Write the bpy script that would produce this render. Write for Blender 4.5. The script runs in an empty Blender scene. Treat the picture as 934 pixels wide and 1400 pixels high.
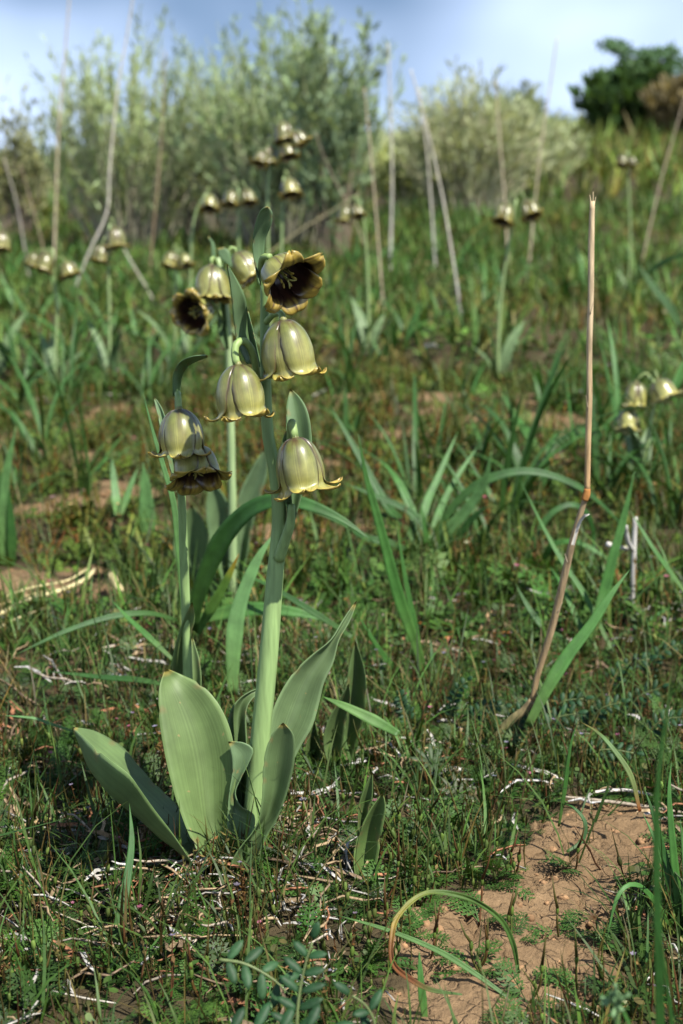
import bpy, math, random
import numpy as np

random.seed(7)
rng = np.random.default_rng(11)
SC = bpy.context.scene
COL = SC.collection
R = math.radians

# ------------------------------------------------------------------ camera, sky, sun, exposure
CAM_H, PITCH, FPX = 0.39, R(12.4), 2139.0
cam_d = bpy.data.cameras.new('camera')
cam_d.sensor_fit = 'VERTICAL'; cam_d.sensor_height = 36.0; cam_d.lens = 55.0
cam_d.clip_start = 0.02; cam_d.clip_end = 3000
cam_d.dof.use_dof = True; cam_d.dof.focus_distance = 0.855; cam_d.dof.aperture_fstop = 12.0
cam = bpy.data.objects.new('camera', cam_d); COL.objects.link(cam)
cam.location = (0, 0, CAM_H); cam.rotation_euler = (R(90) - PITCH, 0, 0)
SC.camera = cam

SUN_EL, SUN_AZ = R(57), R(46)            # azimuth measured to the right of straight behind the camera
sun_dir = np.array([math.cos(SUN_EL)*math.sin(SUN_AZ), -math.cos(SUN_EL)*math.cos(SUN_AZ), math.sin(SUN_EL)])
world = bpy.data.worlds.new('World'); SC.world = world; world.use_nodes = True
wn = world.node_tree.nodes; wl = world.node_tree.links
wn.clear()
w_out = wn.new('ShaderNodeOutputWorld'); w_bg = wn.new('ShaderNodeBackground')
w_sky = wn.new('ShaderNodeTexSky'); w_sky.sky_type = 'NISHITA'; w_sky.sun_disc = False
# the picture looks up a hillside that is modelled level, so the sky's own horizon is tilted down in front by the slope
SLOPE = R(15)
sd_t = (sun_dir[0], sun_dir[1]*math.cos(SLOPE)-sun_dir[2]*math.sin(SLOPE), sun_dir[1]*math.sin(SLOPE)+sun_dir[2]*math.cos(SLOPE))
w_sky.sun_elevation = math.asin(sd_t[2])
w_sky.sun_rotation = math.atan2(sd_t[0], sd_t[1])
w_sky.altitude = 900; w_sky.air_density = 1.5; w_sky.dust_density = 0.0; w_sky.ozone_density = 4.0
w_tc = wn.new('ShaderNodeTexCoord')
w_tilt = wn.new('ShaderNodeMapping'); w_tilt.inputs['Rotation'].default_value = (SLOPE, 0, 0)
wl.new(w_tc.outputs['Generated'], w_tilt.inputs['Vector']); wl.new(w_tilt.outputs['Vector'], w_sky.inputs['Vector'])
w_map = wn.new('ShaderNodeMapping'); w_map.inputs['Scale'].default_value = (1.0, 1.0, 1.5); w_map.inputs['Location'].default_value = (1.9, 0.7, 0.1)
w_noise = wn.new('ShaderNodeTexNoise'); w_noise.inputs['Scale'].default_value = 4.2; w_noise.inputs['Detail'].default_value = 3; w_noise.inputs['Roughness'].default_value = 0.45
w_ramp = wn.new('ShaderNodeValToRGB'); w_ramp.color_ramp.elements[0].position = 0.38; w_ramp.color_ramp.elements[1].position = 0.86
w_mix = wn.new('ShaderNodeMix'); w_mix.data_type = 'RGBA'
w_mix.inputs[7].default_value = (11.2, 13.4, 18.0, 1)
wl.new(w_tilt.outputs['Vector'], w_map.inputs['Vector']); wl.new(w_map.outputs['Vector'], w_noise.inputs['Vector'])

w_sep = wn.new('ShaderNodeSeparateXYZ'); wl.new(w_tilt.outputs['Vector'], w_sep.inputs[0])
w_el = wn.new('ShaderNodeMapRange'); w_el.inputs[1].default_value = 0.15; w_el.inputs[2].default_value = 0.55; w_el.inputs[3].default_value = 0.16; w_el.inputs[4].default_value = -0.06
wl.new(w_sep.outputs['Z'], w_el.inputs['Value'])
w_add = wn.new('ShaderNodeMath'); w_add.operation = 'ADD'; wl.new(w_noise.outputs['Fac'], w_add.inputs[0]); wl.new(w_el.outputs[0], w_add.inputs[1])
wl.new(w_add.outputs[0], w_ramp.inputs['Fac']); wl.new(w_ramp.outputs['Color'], w_mix.inputs[0])
wl.new(w_sky.outputs['Color'], w_mix.inputs[6]); wl.new(w_mix.outputs[2], w_bg.inputs['Color'])
w_bg.inputs['Strength'].default_value = 0.05
wl.new(w_bg.outputs['Background'], w_out.inputs['Surface'])

sun_d = bpy.data.lights.new('sun', 'SUN'); sun_d.energy = 5.0; sun_d.angle = R(0.55); sun_d.color = (1.0, 0.95, 0.86)
sun = bpy.data.objects.new('sun', sun_d); COL.objects.link(sun)
from mathutils import Vector
sun.rotation_euler = Vector(sun_dir.tolist()).to_track_quat('Z', 'Y').to_euler()
sun.location = (3, -3, 5)
SC.view_settings.view_transform = 'Standard'; SC.view_settings.look = 'None'
SC.view_settings.exposure = 1.15; SC.view_settings.gamma = 1.0; SC.view_settings.use_curve_mapping = False
SC.render.engine = 'CYCLES'
SC.cycles.use_denoising = True
SC.cycles.max_bounces = 6; SC.cycles.diffuse_bounces = 3; SC.cycles.glossy_bounces = 2; SC.cycles.transmission_bounces = 4
SC.cycles.transparent_max_bounces = 4; SC.cycles.caustics_reflective = False; SC.cycles.caustics_refractive = False

# ------------------------------------------------------------------ numeric helpers
def hash2(i, j, k=0):
    n = (i*374761393 + j*668265263 + k*2147483647) & 0xffffffff
    n = ((n ^ (n >> 13))*1274126177) & 0xffffffff
    n = (n ^ (n >> 16)) & 0xffffff
    return n/float(0xffffff)
def vnoise(x, y, k=0):
    x = np.asarray(x, float); y = np.asarray(y, float)
    xi = np.floor(x).astype(np.int64); yi = np.floor(y).astype(np.int64)
    fx = x-xi; fy = y-yi
    fx = fx*fx*(3-2*fx); fy = fy*fy*(3-2*fy)
    a = hash2(xi, yi, k); b = hash2(xi+1, yi, k); c = hash2(xi, yi+1, k); d = hash2(xi+1, yi+1, k)
    return (a*(1-fx)+b*fx)*(1-fy) + (c*(1-fx)+d*fx)*fy - 0.5
def fbm(x, y, o=4, k=0):
    s = 0; a = 1
    for q in range(o):
        s = s + a*vnoise(x*2**q + 17.3*q, y*2**q - 9.1*q, k+q); a *= 0.5
    return s
def cracks(x, y, k=0):
    xi = np.floor(x).astype(np.int64); yi = np.floor(y).astype(np.int64)
    d1 = np.full(x.shape, 9.0); d2 = np.full(x.shape, 9.0)
    for a in (-1, 0, 1):
        for b in (-1, 0, 1):
            px = xi+a+hash2(xi+a, yi+b, k); py = yi+b+hash2(xi+a, yi+b, k+5)
            d = np.hypot(px-x, py-y)
            nd1 = np.minimum(d1, d); d2 = np.minimum(np.maximum(d1, d), d2); d1 = nd1
    return d2-d1
def sstep(a, b, x):
    t = np.clip((x-a)/(b-a), 0, 1); return t*t*(3-2*t)

PROF_Y = [-9, 2, 3, 4.2, 6, 8, 10, 12, 15, 18, 21, 25, 35, 80, 900]
PROF_Z = [0, 0, .008, .035, .10, .19, .30, .42, .60, .76, .84, .82, .3, -3, -6]
TER_OFF = 0.0
def ter0(x, y):
    x = np.asarray(x, float); y = np.asarray(y, float)
    lat = 0.45 + 0.55*sstep(-0.12, 0.16, x/np.maximum(y, .5))
    z = np.interp(y, PROF_Y, PROF_Z)*np.where(y < 40, lat, 1)
    z = z + 0.014*fbm(x*4.2, y*4.2, 3, 3)*np.clip(2.2-y*.05, .8, 2.2)
    z = z + 0.05*fbm(x*.7, y*.7, 2, 9)*sstep(2, 6, y)
    return z - TER_OFF*(1-sstep(1.4, 3, y))
TER_OFF = float(ter0(np.array([-.055]), np.array([.835]))[0])
def ray(u, v):
    a = (u-467.0)/FPX; b = -(v-700.0)/FPX
    return np.array([a, math.cos(PITCH)+b*math.sin(PITCH), -math.sin(PITCH)+b*math.cos(PITCH)])
def P(u, v, Y):
    d = ray(u, v); t = Y/d[1]
    return np.array([d[0]*t, Y, CAM_H+d[2]*t])
_YS = np.geomspace(.25, 60, 5000)
def GY(u, v):
    d = ray(u, v); t = _YS/d[1]
    hit = np.nonzero(CAM_H+d[2]*t < ter0(d[0]*t, _YS))[0]
    return float(_YS[hit[0]]) if len(hit) else 30.0
def G(u, v): return P(u, v, GY(u, v))
def pxm(v, Y): return Y/ray(467, v)[1]/FPX      # metres covered by one photograph pixel at that distance

# bare earth patches
def in_poly(x, y, poly):
    c = np.zeros(x.shape, bool); n = len(poly)
    for i in range(n):
        x0, y0 = poly[i]; x1, y1 = poly[(i+1) % n]
        with np.errstate(divide='ignore', invalid='ignore'):
            c ^= ((y0 > y) != (y1 > y)) & (x < (x1-x0)*(y-y0)/(y1-y0+1e-12)+x0)
    return c
PATCH = [G(u, v)[:2] for u, v in [(742, 1120), (800, 1100), (880, 1098), (912, 1130), (905, 1180), (880, 1240), (850, 1290), (830, 1345), (760, 1395), (650, 1440), (540, 1440), (535, 1335), (550, 1280), (600, 1245), (680, 1222), (715, 1180)]]
ELL = []
for u, v, ru, rv in [(532, 556, 78, 28), (720, 592, 80, 24), (655, 540, 35, 12), (50, 795, 130, 34), (150, 572, 95, 22), (150, 725, 55, 22), (585, 640, 60, 18), (640, 618, 40, 12), (360, 640, 45, 14), (60, 690, 50, 14), (500, 690, 40, 12), (250, 730, 60, 20), (890, 405, 60, 18), (90, 610, 60, 14), (430, 735, 50, 16)]:
    c = G(u, v); ELL.append((c[0], c[1], abs(P(u+ru, v, c[1])[0]-c[0]), abs(GY(u, v-rv)-GY(u, v+rv))/2))
def bare(x, y):
    x = np.asarray(x, float); y = np.asarray(y, float)
    wx = x+.03*fbm(x*22, y*22, 3, 21); wy = y+.03*fbm(x*22+7, y*22, 3, 31)
    m = in_poly(wx, wy, PATCH).astype(float)
    for cx, cy, rx, ry in ELL:
        k = cy*.12
        d = np.hypot((x+k*fbm(x*9, y*9, 3, 41)-cx)/rx, (y+k*fbm(x*9+3, y*9, 3, 51)-cy)/ry)
        m = np.maximum(m, 1-sstep(.75, 1.1, d))
    return m
def ter(x, y):
    x = np.asarray(x, float); y = np.asarray(y, float)
    return ter0(x, y)
def micro(x, y):
    m = .25+.75*np.clip(bare(x, y), 0, 1)
    near = 1-sstep(2.5, 4, y)
    c = cracks(x*26+1.2*fbm(x*14, y*14, 2, 4), y*26+1.2*fbm(x*14+5, y*14, 2, 6), 2)
    z = -.006*(1-sstep(0.0, .11, c))*sstep(.0, .14, .1+fbm(x*12, y*12, 2, 77)) + .0065*fbm(x*45, y*45, 4, 61) + .005*np.abs(fbm(x*20, y*20, 3, 15))
    return z*m*near

def cr(pts, m):
    p = np.asarray(pts, float); n = len(p)
    if n == 2: 
        t = np.linspace(0, 1, m)[:, None]; return p[0]*(1-t)+p[1]*t
    q = np.vstack([2*p[0]-p[1], p, 2*p[-1]-p[-2]])
    d = np.concatenate([[0], np.cumsum(np.linalg.norm(np.diff(p, axis=0), axis=1)+1e-9)]); d /= d[-1]
    tt = np.linspace(0, 1, m); out = np.empty((m, p.shape[1]))
    idx = np.clip(np.searchsorted(d, tt, side='right')-1, 0, n-2)
    for a in range(m):
        i = idx[a]; t = (tt[a]-d[i])/(d[i+1]-d[i])
        p0, p1, p2, p3 = q[i], q[i+1], q[i+2], q[i+3]
        out[a] = .5*((2*p1)+(-p0+p2)*t+(2*p0-5*p1+4*p2-p3)*t*t+(-p0+3*p1-3*p2+p3)*t**3)
    return out
def nz(v):
    v = np.asarray(v, float); return v/(np.linalg.norm(v, axis=-1, keepdims=True)+1e-12)

class Geo:
    def __init__(s): s.V = []; s.T = []; s.C = []; s.n = 0
    def add(s, V, T, C):
        V = np.asarray(V, float).reshape(-1, 3); C = np.asarray(C, float)
        if C.ndim == 1: C = np.tile(C, (len(V), 1))
        C = C.reshape(len(V), -1)
        if C.shape[1] == 3: C = np.hstack([C, np.full((len(V), 1), .5)])
        s.V.append(V); s.T.append(np.asarray(T, np.int64).reshape(-1, 3)+s.n); s.C.append(C); s.n += len(V)
        return s
    def arr(s): return np.vstack(s.V), np.vstack(s.T), np.vstack(s.C)

def grid_tris(m, n, wrap=False):
    i = np.arange(m-1)[:, None]; j = np.arange(n if wrap else n-1)[None, :]
    a = i*n+j; b = i*n+(j+1) % n; c = (i+1)*n+(j+1) % n; d = (i+1)*n+j
    return np.concatenate([np.stack([a, b, c], -1).reshape(-1, 3), np.stack([a, c, d], -1).reshape(-1, 3)])
def grid_normals(g):
    du = np.gradient(g, axis=0); dv = np.gradient(g, axis=1)
    n = np.cross(du, dv); l = np.linalg.norm(n, axis=-1, keepdims=True)
    m = np.nanmean(nz(n).reshape(-1, 3), axis=0)
    return np.where(l > 1e-14, n/(l+1e-30), nz(m))
def sheet(geo, g, col, thick=0.0, col_back=None):
    """a grid surface (m, n, 3) with colours (m, n, 3); with thickness it becomes a closed solid"""
    m, n, _ = g.shape
    col = np.broadcast_to(np.asarray(col, float), (m, n, 3))
    s = np.broadcast_to(np.linspace(0, 1, n)[None, :, None], (m, n, 1))
    C = np.concatenate([col, s], -1)
    T = grid_tris(m, n)
    if thick <= 0:
        return geo.add(g.reshape(-1, 3), T, C.reshape(-1, 4))
    nr = grid_normals(g)
    tap = np.ones((m, n, 1)); tap[:, 0] = tap[:, -1] = .45; tap[0] = tap[-1] = .3
    b = g-nr*thick*tap
    cb = np.concatenate([np.broadcast_to(np.asarray(col if col_back is None else col_back, float), (m, n, 3)), s], -1)
    V = np.concatenate([g.reshape(-1, 3), b.reshape(-1, 3)]); k = m*n
    loop = np.concatenate([np.arange(n), np.arange(1, m)*n+n-1, (m-1)*n+np.arange(n-2, -1, -1), np.arange(m-2, 0, -1)*n])
    nx = np.roll(loop, -1)
    rim = np.concatenate([np.stack([loop, loop+k, nx+k], -1), np.stack([loop, nx+k, nx], -1)])
    return geo.add(V, np.concatenate([T, T[:, ::-1]+k, rim]), np.concatenate([C.reshape(-1, 4), cb.reshape(-1, 4)]))
def tube(geo, path, rad, col, sides=8, cap=True, flat=1.0):
    p = np.asarray(path, float); n = len(p); rad = np.broadcast_to(np.asarray(rad, float), (n,))
    t = nz(np.gradient(p, axis=0)); u = np.array([.37, -.93, .1]) if abs(t[0][1]) < .9 else np.array([1., 0, 0])
    ring = []
    for i in range(n):
        u = nz(u-t[i]*np.dot(u, t[i])); w = np.cross(t[i], u)
        an = np.arange(sides)*2*math.pi/sides
        ring.append(p[i]+rad[i]*(np.cos(an)[:, None]*u+flat*np.sin(an)[:, None]*w))
    V = np.array(ring).reshape(-1, 3); T = grid_tris(n, sides, True)[:, ::-1]
    col = np.asarray(col, float)
    C = np.repeat(col, sides, axis=0) if col.ndim == 2 else np.tile(col, (n*sides, 1))
    if cap:
        V = np.vstack([V, p[0], p[-1]]); C = np.vstack([C, C[:1], C[-1:]])
        j = np.arange(sides); k = (j+1) % sides; b = (n-1)*sides
        T = np.concatenate([T, np.stack([j, k, np.full(sides, n*sides)], -1), np.stack([b+k, b+j, np.full(sides, n*sides+1)], -1)])
    return geo.add(V, T, C)
def blob(geo, c, r, col, rows=4, sides=6, axis=None, jit=0.0):
    th = np.linspace(.0, math.pi, rows+1); r = np.broadcast_to(np.asarray(r, float), (3,))
    V = []
    for a in th:
        for k in range(sides):
            f = 2*math.pi*k/sides
            V.append([math.sin(a)*math.cos(f), math.sin(a)*math.sin(f), math.cos(a)])
    V = np.array(V)
    if jit: V = V*(1+jit*(rng.random((len(V), 1))-.5))
    V = V*r
    if axis is not None:
        z = nz(axis); x = nz(np.cross([.3, .9, .2], z)); y = np.cross(z, x)
        V = V[:, :1]*x+V[:, 1:2]*y+V[:, 2:]*z
    return geo.add(V+np.asarray(c, float), grid_tris(rows+1, sides, True), col)

# ------------------------------------------------------------------ materials
def nodes_of(name):
    m = bpy.data.materials.new(name); m.use_nodes = True; nt = m.node_tree; nt.nodes.clear()
    return m, nt, nt.nodes, nt.links
def mat_plant(name, rough=.5, spec=.35, trans=.2, nscale=60, namp=.25, vein=0.0, spots=0.0, bump=.0, coat=0.0, stretch=1.0, tint=(1.25, 1.15, .55), gain=1.0, cg=(1, 1, 1)):
    m, nt, N, L = nodes_of(name)
    out = N.new('ShaderNodeOutputMaterial'); pr = N.new('ShaderNodeBsdfPrincipled')
    at = N.new('ShaderNodeAttribute'); at.attribute_name = 'Col'
    tc = N.new('ShaderNodeTexCoord'); mp = N.new('ShaderNodeMapping'); mp.inputs['Scale'].default_value = (1, 1, stretch)
    L.new(tc.outputs['Object'], mp.inputs['Vector'])
    no = N.new('ShaderNodeTexNoise'); no.inputs['Scale'].default_value = nscale; no.inputs['Detail'].default_value = 6
    L.new(mp.outputs['Vector'], no.inputs['Vector'])
    mr = N.new('ShaderNodeMapRange'); mr.inputs[1].default_value = .25; mr.inputs[2].default_value = .75
    mr.inputs[3].default_value = gain*(1-namp); mr.inputs[4].default_value = gain*(1+namp)
    L.new(no.outputs['Fac'], mr.inputs['Value'])
    mul = N.new('ShaderNodeVectorMath'); mul.operation = 'SCALE'
    cgn = N.new('ShaderNodeVectorMath'); cgn.operation = 'MULTIPLY'; cgn.inputs[1].default_value = cg
    L.new(at.outputs['Color'], cgn.inputs[0]); L.new(cgn.outputs[0], mul.inputs[0]); L.new(mr.outputs[0], mul.inputs['Scale'])
    col = mul.outputs[0]; height = None
    if vein > 0:
        ma = N.new('ShaderNodeMath'); ma.operation = 'MULTIPLY'; ma.inputs[1].default_value = 34
        L.new(at.outputs['Alpha'], ma.inputs[0])
        si = N.new('ShaderNodeTexNoise'); si.noise_dimensions = '1D'; si.inputs['Scale'].default_value = 1.0; si.inputs['Detail'].default_value = 3; L.new(ma.outputs[0], si.inputs['W'])
        m2 = N.new('ShaderNodeMapRange'); m2.inputs[1].default_value = .3; m2.inputs[2].default_value = .7
        m2.inputs[3].default_value = 1-vein; m2.inputs[4].default_value = 1+vein
        L.new(si.outputs['Fac'], m2.inputs['Value'])
        mu2 = N.new('ShaderNodeVectorMath'); mu2.operation = 'SCALE'
        L.new(col, mu2.inputs[0]); L.new(m2.outputs[0], mu2.inputs['Scale']); col = mu2.outputs[0]; height = si.outputs['Fac']
    if spots > 0:
        n3 = N.new('ShaderNodeTexNoise'); n3.inputs['Scale'].default_value = 230; n3.inputs['Detail'].default_value = 2
        L.new(tc.outputs['Object'], n3.inputs['Vector'])
        rp = N.new('ShaderNodeValToRGB'); rp.color_ramp.elements[0].position = .735; rp.color_ramp.elements[1].position = .79
        L.new(n3.outputs['Fac'], rp.inputs['Fac'])
        mx = N.new('ShaderNodeMix'); mx.data_type = 'RGBA'; mx.inputs[7].default_value = (.22, .17, .07, 1)
        sc = N.new('ShaderNodeMath'); sc.operation = 'MULTIPLY'; sc.inputs[1].default_value = spots
        L.new(rp.outputs['Color'], sc.inputs[0]); L.new(sc.outputs[0], mx.inputs[0]); L.new(col, mx.inputs[6]); col = mx.outputs[2]
    L.new(col, pr.inputs['Base Color'])
    pr.inputs['Roughness'].default_value = rough; pr.inputs['Specular IOR Level'].default_value = spec
    if coat: pr.inputs['Coat Weight'].default_value = coat; pr.inputs['Coat Roughness'].default_value = .22
    if bump > 0:
        bp = N.new('ShaderNodeBump'); bp.inputs['Strength'].default_value = bump; bp.inputs['Distance'].default_value = .0006
        L.new(height if height is not None else no.outputs['Fac'], bp.inputs['Height']); L.new(bp.outputs['Normal'], pr.inputs['Normal'])
    if trans > 0:
        tr = N.new('ShaderNodeBsdfTranslucent'); tm = N.new('ShaderNodeVectorMath'); tm.operation = 'MULTIPLY'
        tm.inputs[1].default_value = tint; L.new(col, tm.inputs[0]); L.new(tm.outputs[0], tr.inputs['Color'])
        ms = N.new('ShaderNodeMixShader'); ms.inputs[0].default_value = trans
        L.new(pr.outputs[0], ms.inputs[1]); L.new(tr.outputs[0], ms.inputs[2]); L.new(ms.outputs[0], out.inputs['Surface'])
    else: L.new(pr.outputs[0], out.inputs['Surface'])
    return m
M_LEAF = mat_plant('waxy_leaf', .55, .32, .10, 45, .30, vein=.12, spots=.8, bump=.12, gain=.55, cg=(.97, 1.01, .90))
M_STEM = mat_plant('waxy_stem', .5, .3, .0, 420, .26, bump=.2, stretch=.09, gain=.84, cg=(1, 1.03, .90))
M_PETAL = mat_plant('petal', .38, .5, .10, 200, .22, vein=.15, bump=.12, coat=.4, tint=(1.3, 1.0, .4), gain=.69)
M_BLADE = mat_plant('grass_blade', .5, .26, .16, 110, .28, vein=.16, bump=.15, gain=.55, cg=(.82, 1.05, .70))
M_HERB = mat_plant('herb', .55, .22, .14, 300, .3, gain=.40, cg=(.93, 1.06, .68))
M_STRAW = mat_plant('dry_straw', .8, .15, .0, 420, .5, bump=.8, stretch=.12, gain=.64)
M_SHRUB = mat_plant('shrub_leaf', .6, .2, .35, 6, .3, gain=1.12, cg=(.97, 1.03, .88))
M_WOOD = mat_plant('shrub_wood', .8, .2, 0, 40, .3, gain=1.05)
M_CLOD = mat_plant('earth_clod', .95, .1, 0, 700, .3, bump=.6, gain=.72)

def mat_soil():
    m, nt, N, L = nodes_of('soil')
    out = N.new('ShaderNodeOutputMaterial'); pr = N.new('ShaderNodeBsdfPrincipled')
    tc = N.new('ShaderNodeTexCoord')
    def noise(s, d=5, r=.6):
        n = N.new('ShaderNodeTexNoise'); n.inputs['Scale'].default_value = s; n.inputs['Detail'].default_value = d; n.inputs['Roughness'].default_value = r
        L.new(tc.outputs['Object'], n.inputs['Vector']); return n
    a = noise(9); b = noise(140, 6, .7); c = noise(900, 3)
    r1 = N.new('ShaderNodeValToRGB'); e = r1.color_ramp.elements
    e[0].position = .3; e[0].color = (.150, .097, .052, 1); e[1].position = .7; e[1].color = (.245, .163, .090, 1)
    L.new(a.outputs['Fac'], r1.inputs['Fac'])
    r2 = N.new('ShaderNodeMapRange'); r2.inputs[1].default_value = .3; r2.inputs[2].default_value = .7; r2.inputs[3].default_value = .68; r2.inputs[4].default_value = 1.18
    L.new(b.outputs['Fac'], r2.inputs['Value'])
    s = N.new('ShaderNodeVectorMath'); s.operation = 'SCALE'; L.new(r1.outputs['Color'], s.inputs[0]); L.new(r2.outputs[0], s.inputs['Scale'])
    at = N.new('ShaderNodeAttribute'); at.attribute_name = 'Col'
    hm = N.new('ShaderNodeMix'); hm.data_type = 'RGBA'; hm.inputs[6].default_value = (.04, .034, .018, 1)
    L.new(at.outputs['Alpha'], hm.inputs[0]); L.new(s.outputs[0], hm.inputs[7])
    L.new(hm.outputs[2], pr.inputs['Base Color']); pr.inputs['Roughness'].default_value = .95; pr.inputs['Specular IOR Level'].default_value = .1
    ad = N.new('ShaderNodeMath'); ad.operation = 'MULTIPLY_ADD'; ad.inputs[1].default_value = .35
    L.new(c.outputs['Fac'], ad.inputs[0]); L.new(b.outputs['Fac'], ad.inputs[2])
    dn = noise(30, 3); dv = N.new('ShaderNodeMix'); dv.data_type = 'RGBA'; dv.inputs[0].default_value = .04
    L.new(tc.outputs['Object'], dv.inputs[6]); L.new(dn.outputs['Color'], dv.inputs[7])
    vo = N.new('ShaderNodeTexVoronoi'); vo.feature = 'DISTANCE_TO_EDGE'; vo.inputs['Scale'].default_value = 60; L.new(dv.outputs[2], vo.inputs['Vector'])
    vr = N.new('ShaderNodeMapRange'); vr.inputs[1].default_value = 0; vr.inputs[2].default_value = .07; vr.inputs[3].default_value = -.35; vr.inputs[4].default_value = 0
    L.new(vo.outputs['Distance'], vr.inputs['Value'])
    a2 = N.new('ShaderNodeMath'); a2.operation = 'ADD'; L.new(ad.outputs[0], a2.inputs[0]); L.new(vr.outputs[0], a2.inputs[1]); ad = a2
    bp = N.new('ShaderNodeBump'); bp.inputs['Strength'].default_value = 1.0; bp.inputs['Distance'].default_value = .004
    L.new(ad.outputs[0], bp.inputs['Height']); L.new(bp.outputs['Normal'], pr.inputs['Normal'])
    L.new(pr.outputs[0], out.inputs['Surface']); return m
M_SOIL = mat_soil()

# ------------------------------------------------------------------ object helpers
def mesh_from(name, V, T, C=None, smooth=True):
    me = bpy.data.meshes.new(name)
    me.vertices.add(len(V)); me.vertices.foreach_set('co', np.ascontiguousarray(V, np.float32).ravel())
    me.loops.add(len(T)*3); me.loops.foreach_set('vertex_index', np.ascontiguousarray(T, np.int32).ravel())
    me.polygons.add(len(T)); me.polygons.foreach_set('loop_start', np.arange(0, len(T)*3, 3, dtype=np.int32))
    if smooth: me.polygons.foreach_set('use_smooth', np.ones(len(T), bool))
    me.update(calc_edges=True)
    if C is not None:
        at = me.attributes.new('Col', 'FLOAT_COLOR', 'POINT'); at.data.foreach_set('color', np.ascontiguousarray(C, np.float32).ravel())
    return me
def tag(o, label=None, cat=None, group=None, kind=None):
    if label: o['label'] = label
    if cat: o['category'] = cat
    if group: o['group'] = group
    if kind: o['kind'] = kind
    return o
def thing(name, loc, label, cat, group=None):
    o = bpy.data.objects.new(name, None); o.empty_display_size = .01; COL.objects.link(o)
    o.location = tuple(float(q) for q in loc); return tag(o, label, cat, group)
def obj(name, geo, mat, parent=None, org=None):
    """one mesh object; world-space geometry is made local to the thing's base"""
    V, T, C = geo.arr()
    root = parent
    while root is not None and root.parent is not None: root = root.parent
    base = np.array(root.location) if root is not None else (np.zeros(3) if org is None else np.asarray(org, float))
    o = bpy.data.objects.new(name, mesh_from(name, V-base, T, C)); o.data.materials.append(mat); COL.objects.link(o)
    if parent is not None: o.parent = parent
    elif org is not None: o.location = tuple(float(q) for q in org)
    return o
def copy_tree(o, parent=None):
    c = o.copy(); COL.objects.link(c); c.parent = parent
    for ch in list(o.children): copy_tree(ch, c)
    return c

# ------------------------------------------------------------------ ground sheet
def build_ground():
    ys = np.concatenate([-np.geomspace(6, .3, 12), np.linspace(-.2, .52, 16), np.arange(.55, 1.25, .0028), np.geomspace(1.254, 4, 130), np.geomspace(4.1, 900, 110)])
    t = np.linspace(-1, 1, 311)
    hw = 1.4+np.abs(ys)*1.3
    f = .2*t+.8*t**7
    X = hw[:, None]*f[None, :]; Y = np.broadcast_to(ys[:, None], X.shape)
    Z = ter0(X, Y)+micro(X, Y)
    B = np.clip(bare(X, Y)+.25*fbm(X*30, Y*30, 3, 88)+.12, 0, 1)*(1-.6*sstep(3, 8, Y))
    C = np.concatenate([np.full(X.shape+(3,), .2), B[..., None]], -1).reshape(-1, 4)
    g = Geo().add(np.stack([X, Y, Z], -1).reshape(-1, 3), grid_tris(len(ys), len(t)), C)
    o = obj('ground', g, M_SOIL); tag(o, kind='structure')
build_ground()

# ------------------------------------------------------------------ leaf, blade and flower builders
def stops(t, st):
    t = np.asarray(t); k = [s[0] for s in st]
    return np.stack([np.interp(t, k, [s[1][c] for s in st]) for c in range(3)], -1)
LEAFC = (.165, .24, .09)
def PP(pts): return np.array([P(u, v, y) for u, v, y in pts])
def leaf_geo(curves, m=30, n=11, col=LEAFC, tipcol=(.5, .36, .10), bulge=0.0, thick=.0008, edge=1.18, basecol=None, wave=0.0):
    """a leaf lofted through edge and midrib curves, tip first"""
    cs = [cr(np.asarray(c), m) for c in curves]
    g = np.zeros((m, n, 3))
    for i in range(m): g[i] = cr([c[i] for c in cs], n)
    s = np.linspace(-1, 1, n)
    nr = grid_normals(g); ch = np.linalg.norm(g[:, -1]-g[:, 0], axis=-1)[:, None, None]
    g = g+nr*ch*(bulge*(1-s[None, :, None]**2)+wave*np.sin(np.linspace(0, 9, m))[:, None, None]*np.sign(s)[None, :, None]*np.abs(s)[None, :, None]**2)
    nick = np.zeros((m, n))
    if m >= 24:
        rn = np.random.default_rng(int(abs(cs[0][m//2].sum())*1e6) % 100000)
        for _ in range(4):
            i = int(rn.integers(4, m-6)); e, e2, sg = (0, 1, 1) if rn.random() < .5 else (n-1, n-2, -1); a = rn.uniform(.15, .6)
            g[i, e] = g[i, e]*(1-a)+g[i, e2]*a; nick[i, e] = nick[i, e2] = 1
    t = np.linspace(0, 1, m)[:, None]
    base = np.asarray(col)*1.0
    bc = np.asarray(basecol if basecol is not None else base*np.array([1.05, 1.08, 1.0]))
    c = base[None, None]*(1-t[..., None])+bc[None, None]*t[..., None]
    c = np.broadcast_to(c, (m, n, 3)).copy()
    c *= (1+(edge-1)*np.abs(s)[None, :, None]**8)
    c *= (1-.07*np.exp(-(s/.06)**2))[None, :, None]
    c = c*(1-.6*nick[..., None])+np.array([.30, .22, .10])*.6*nick[..., None]
    tf = (1-sstep(.012, .05, t))[..., None]*np.ones((1, n, 1))
    c = c*(1-tf)+np.asarray(tipcol)*tf
    return sheet(Geo(), g, c, thick)
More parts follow.
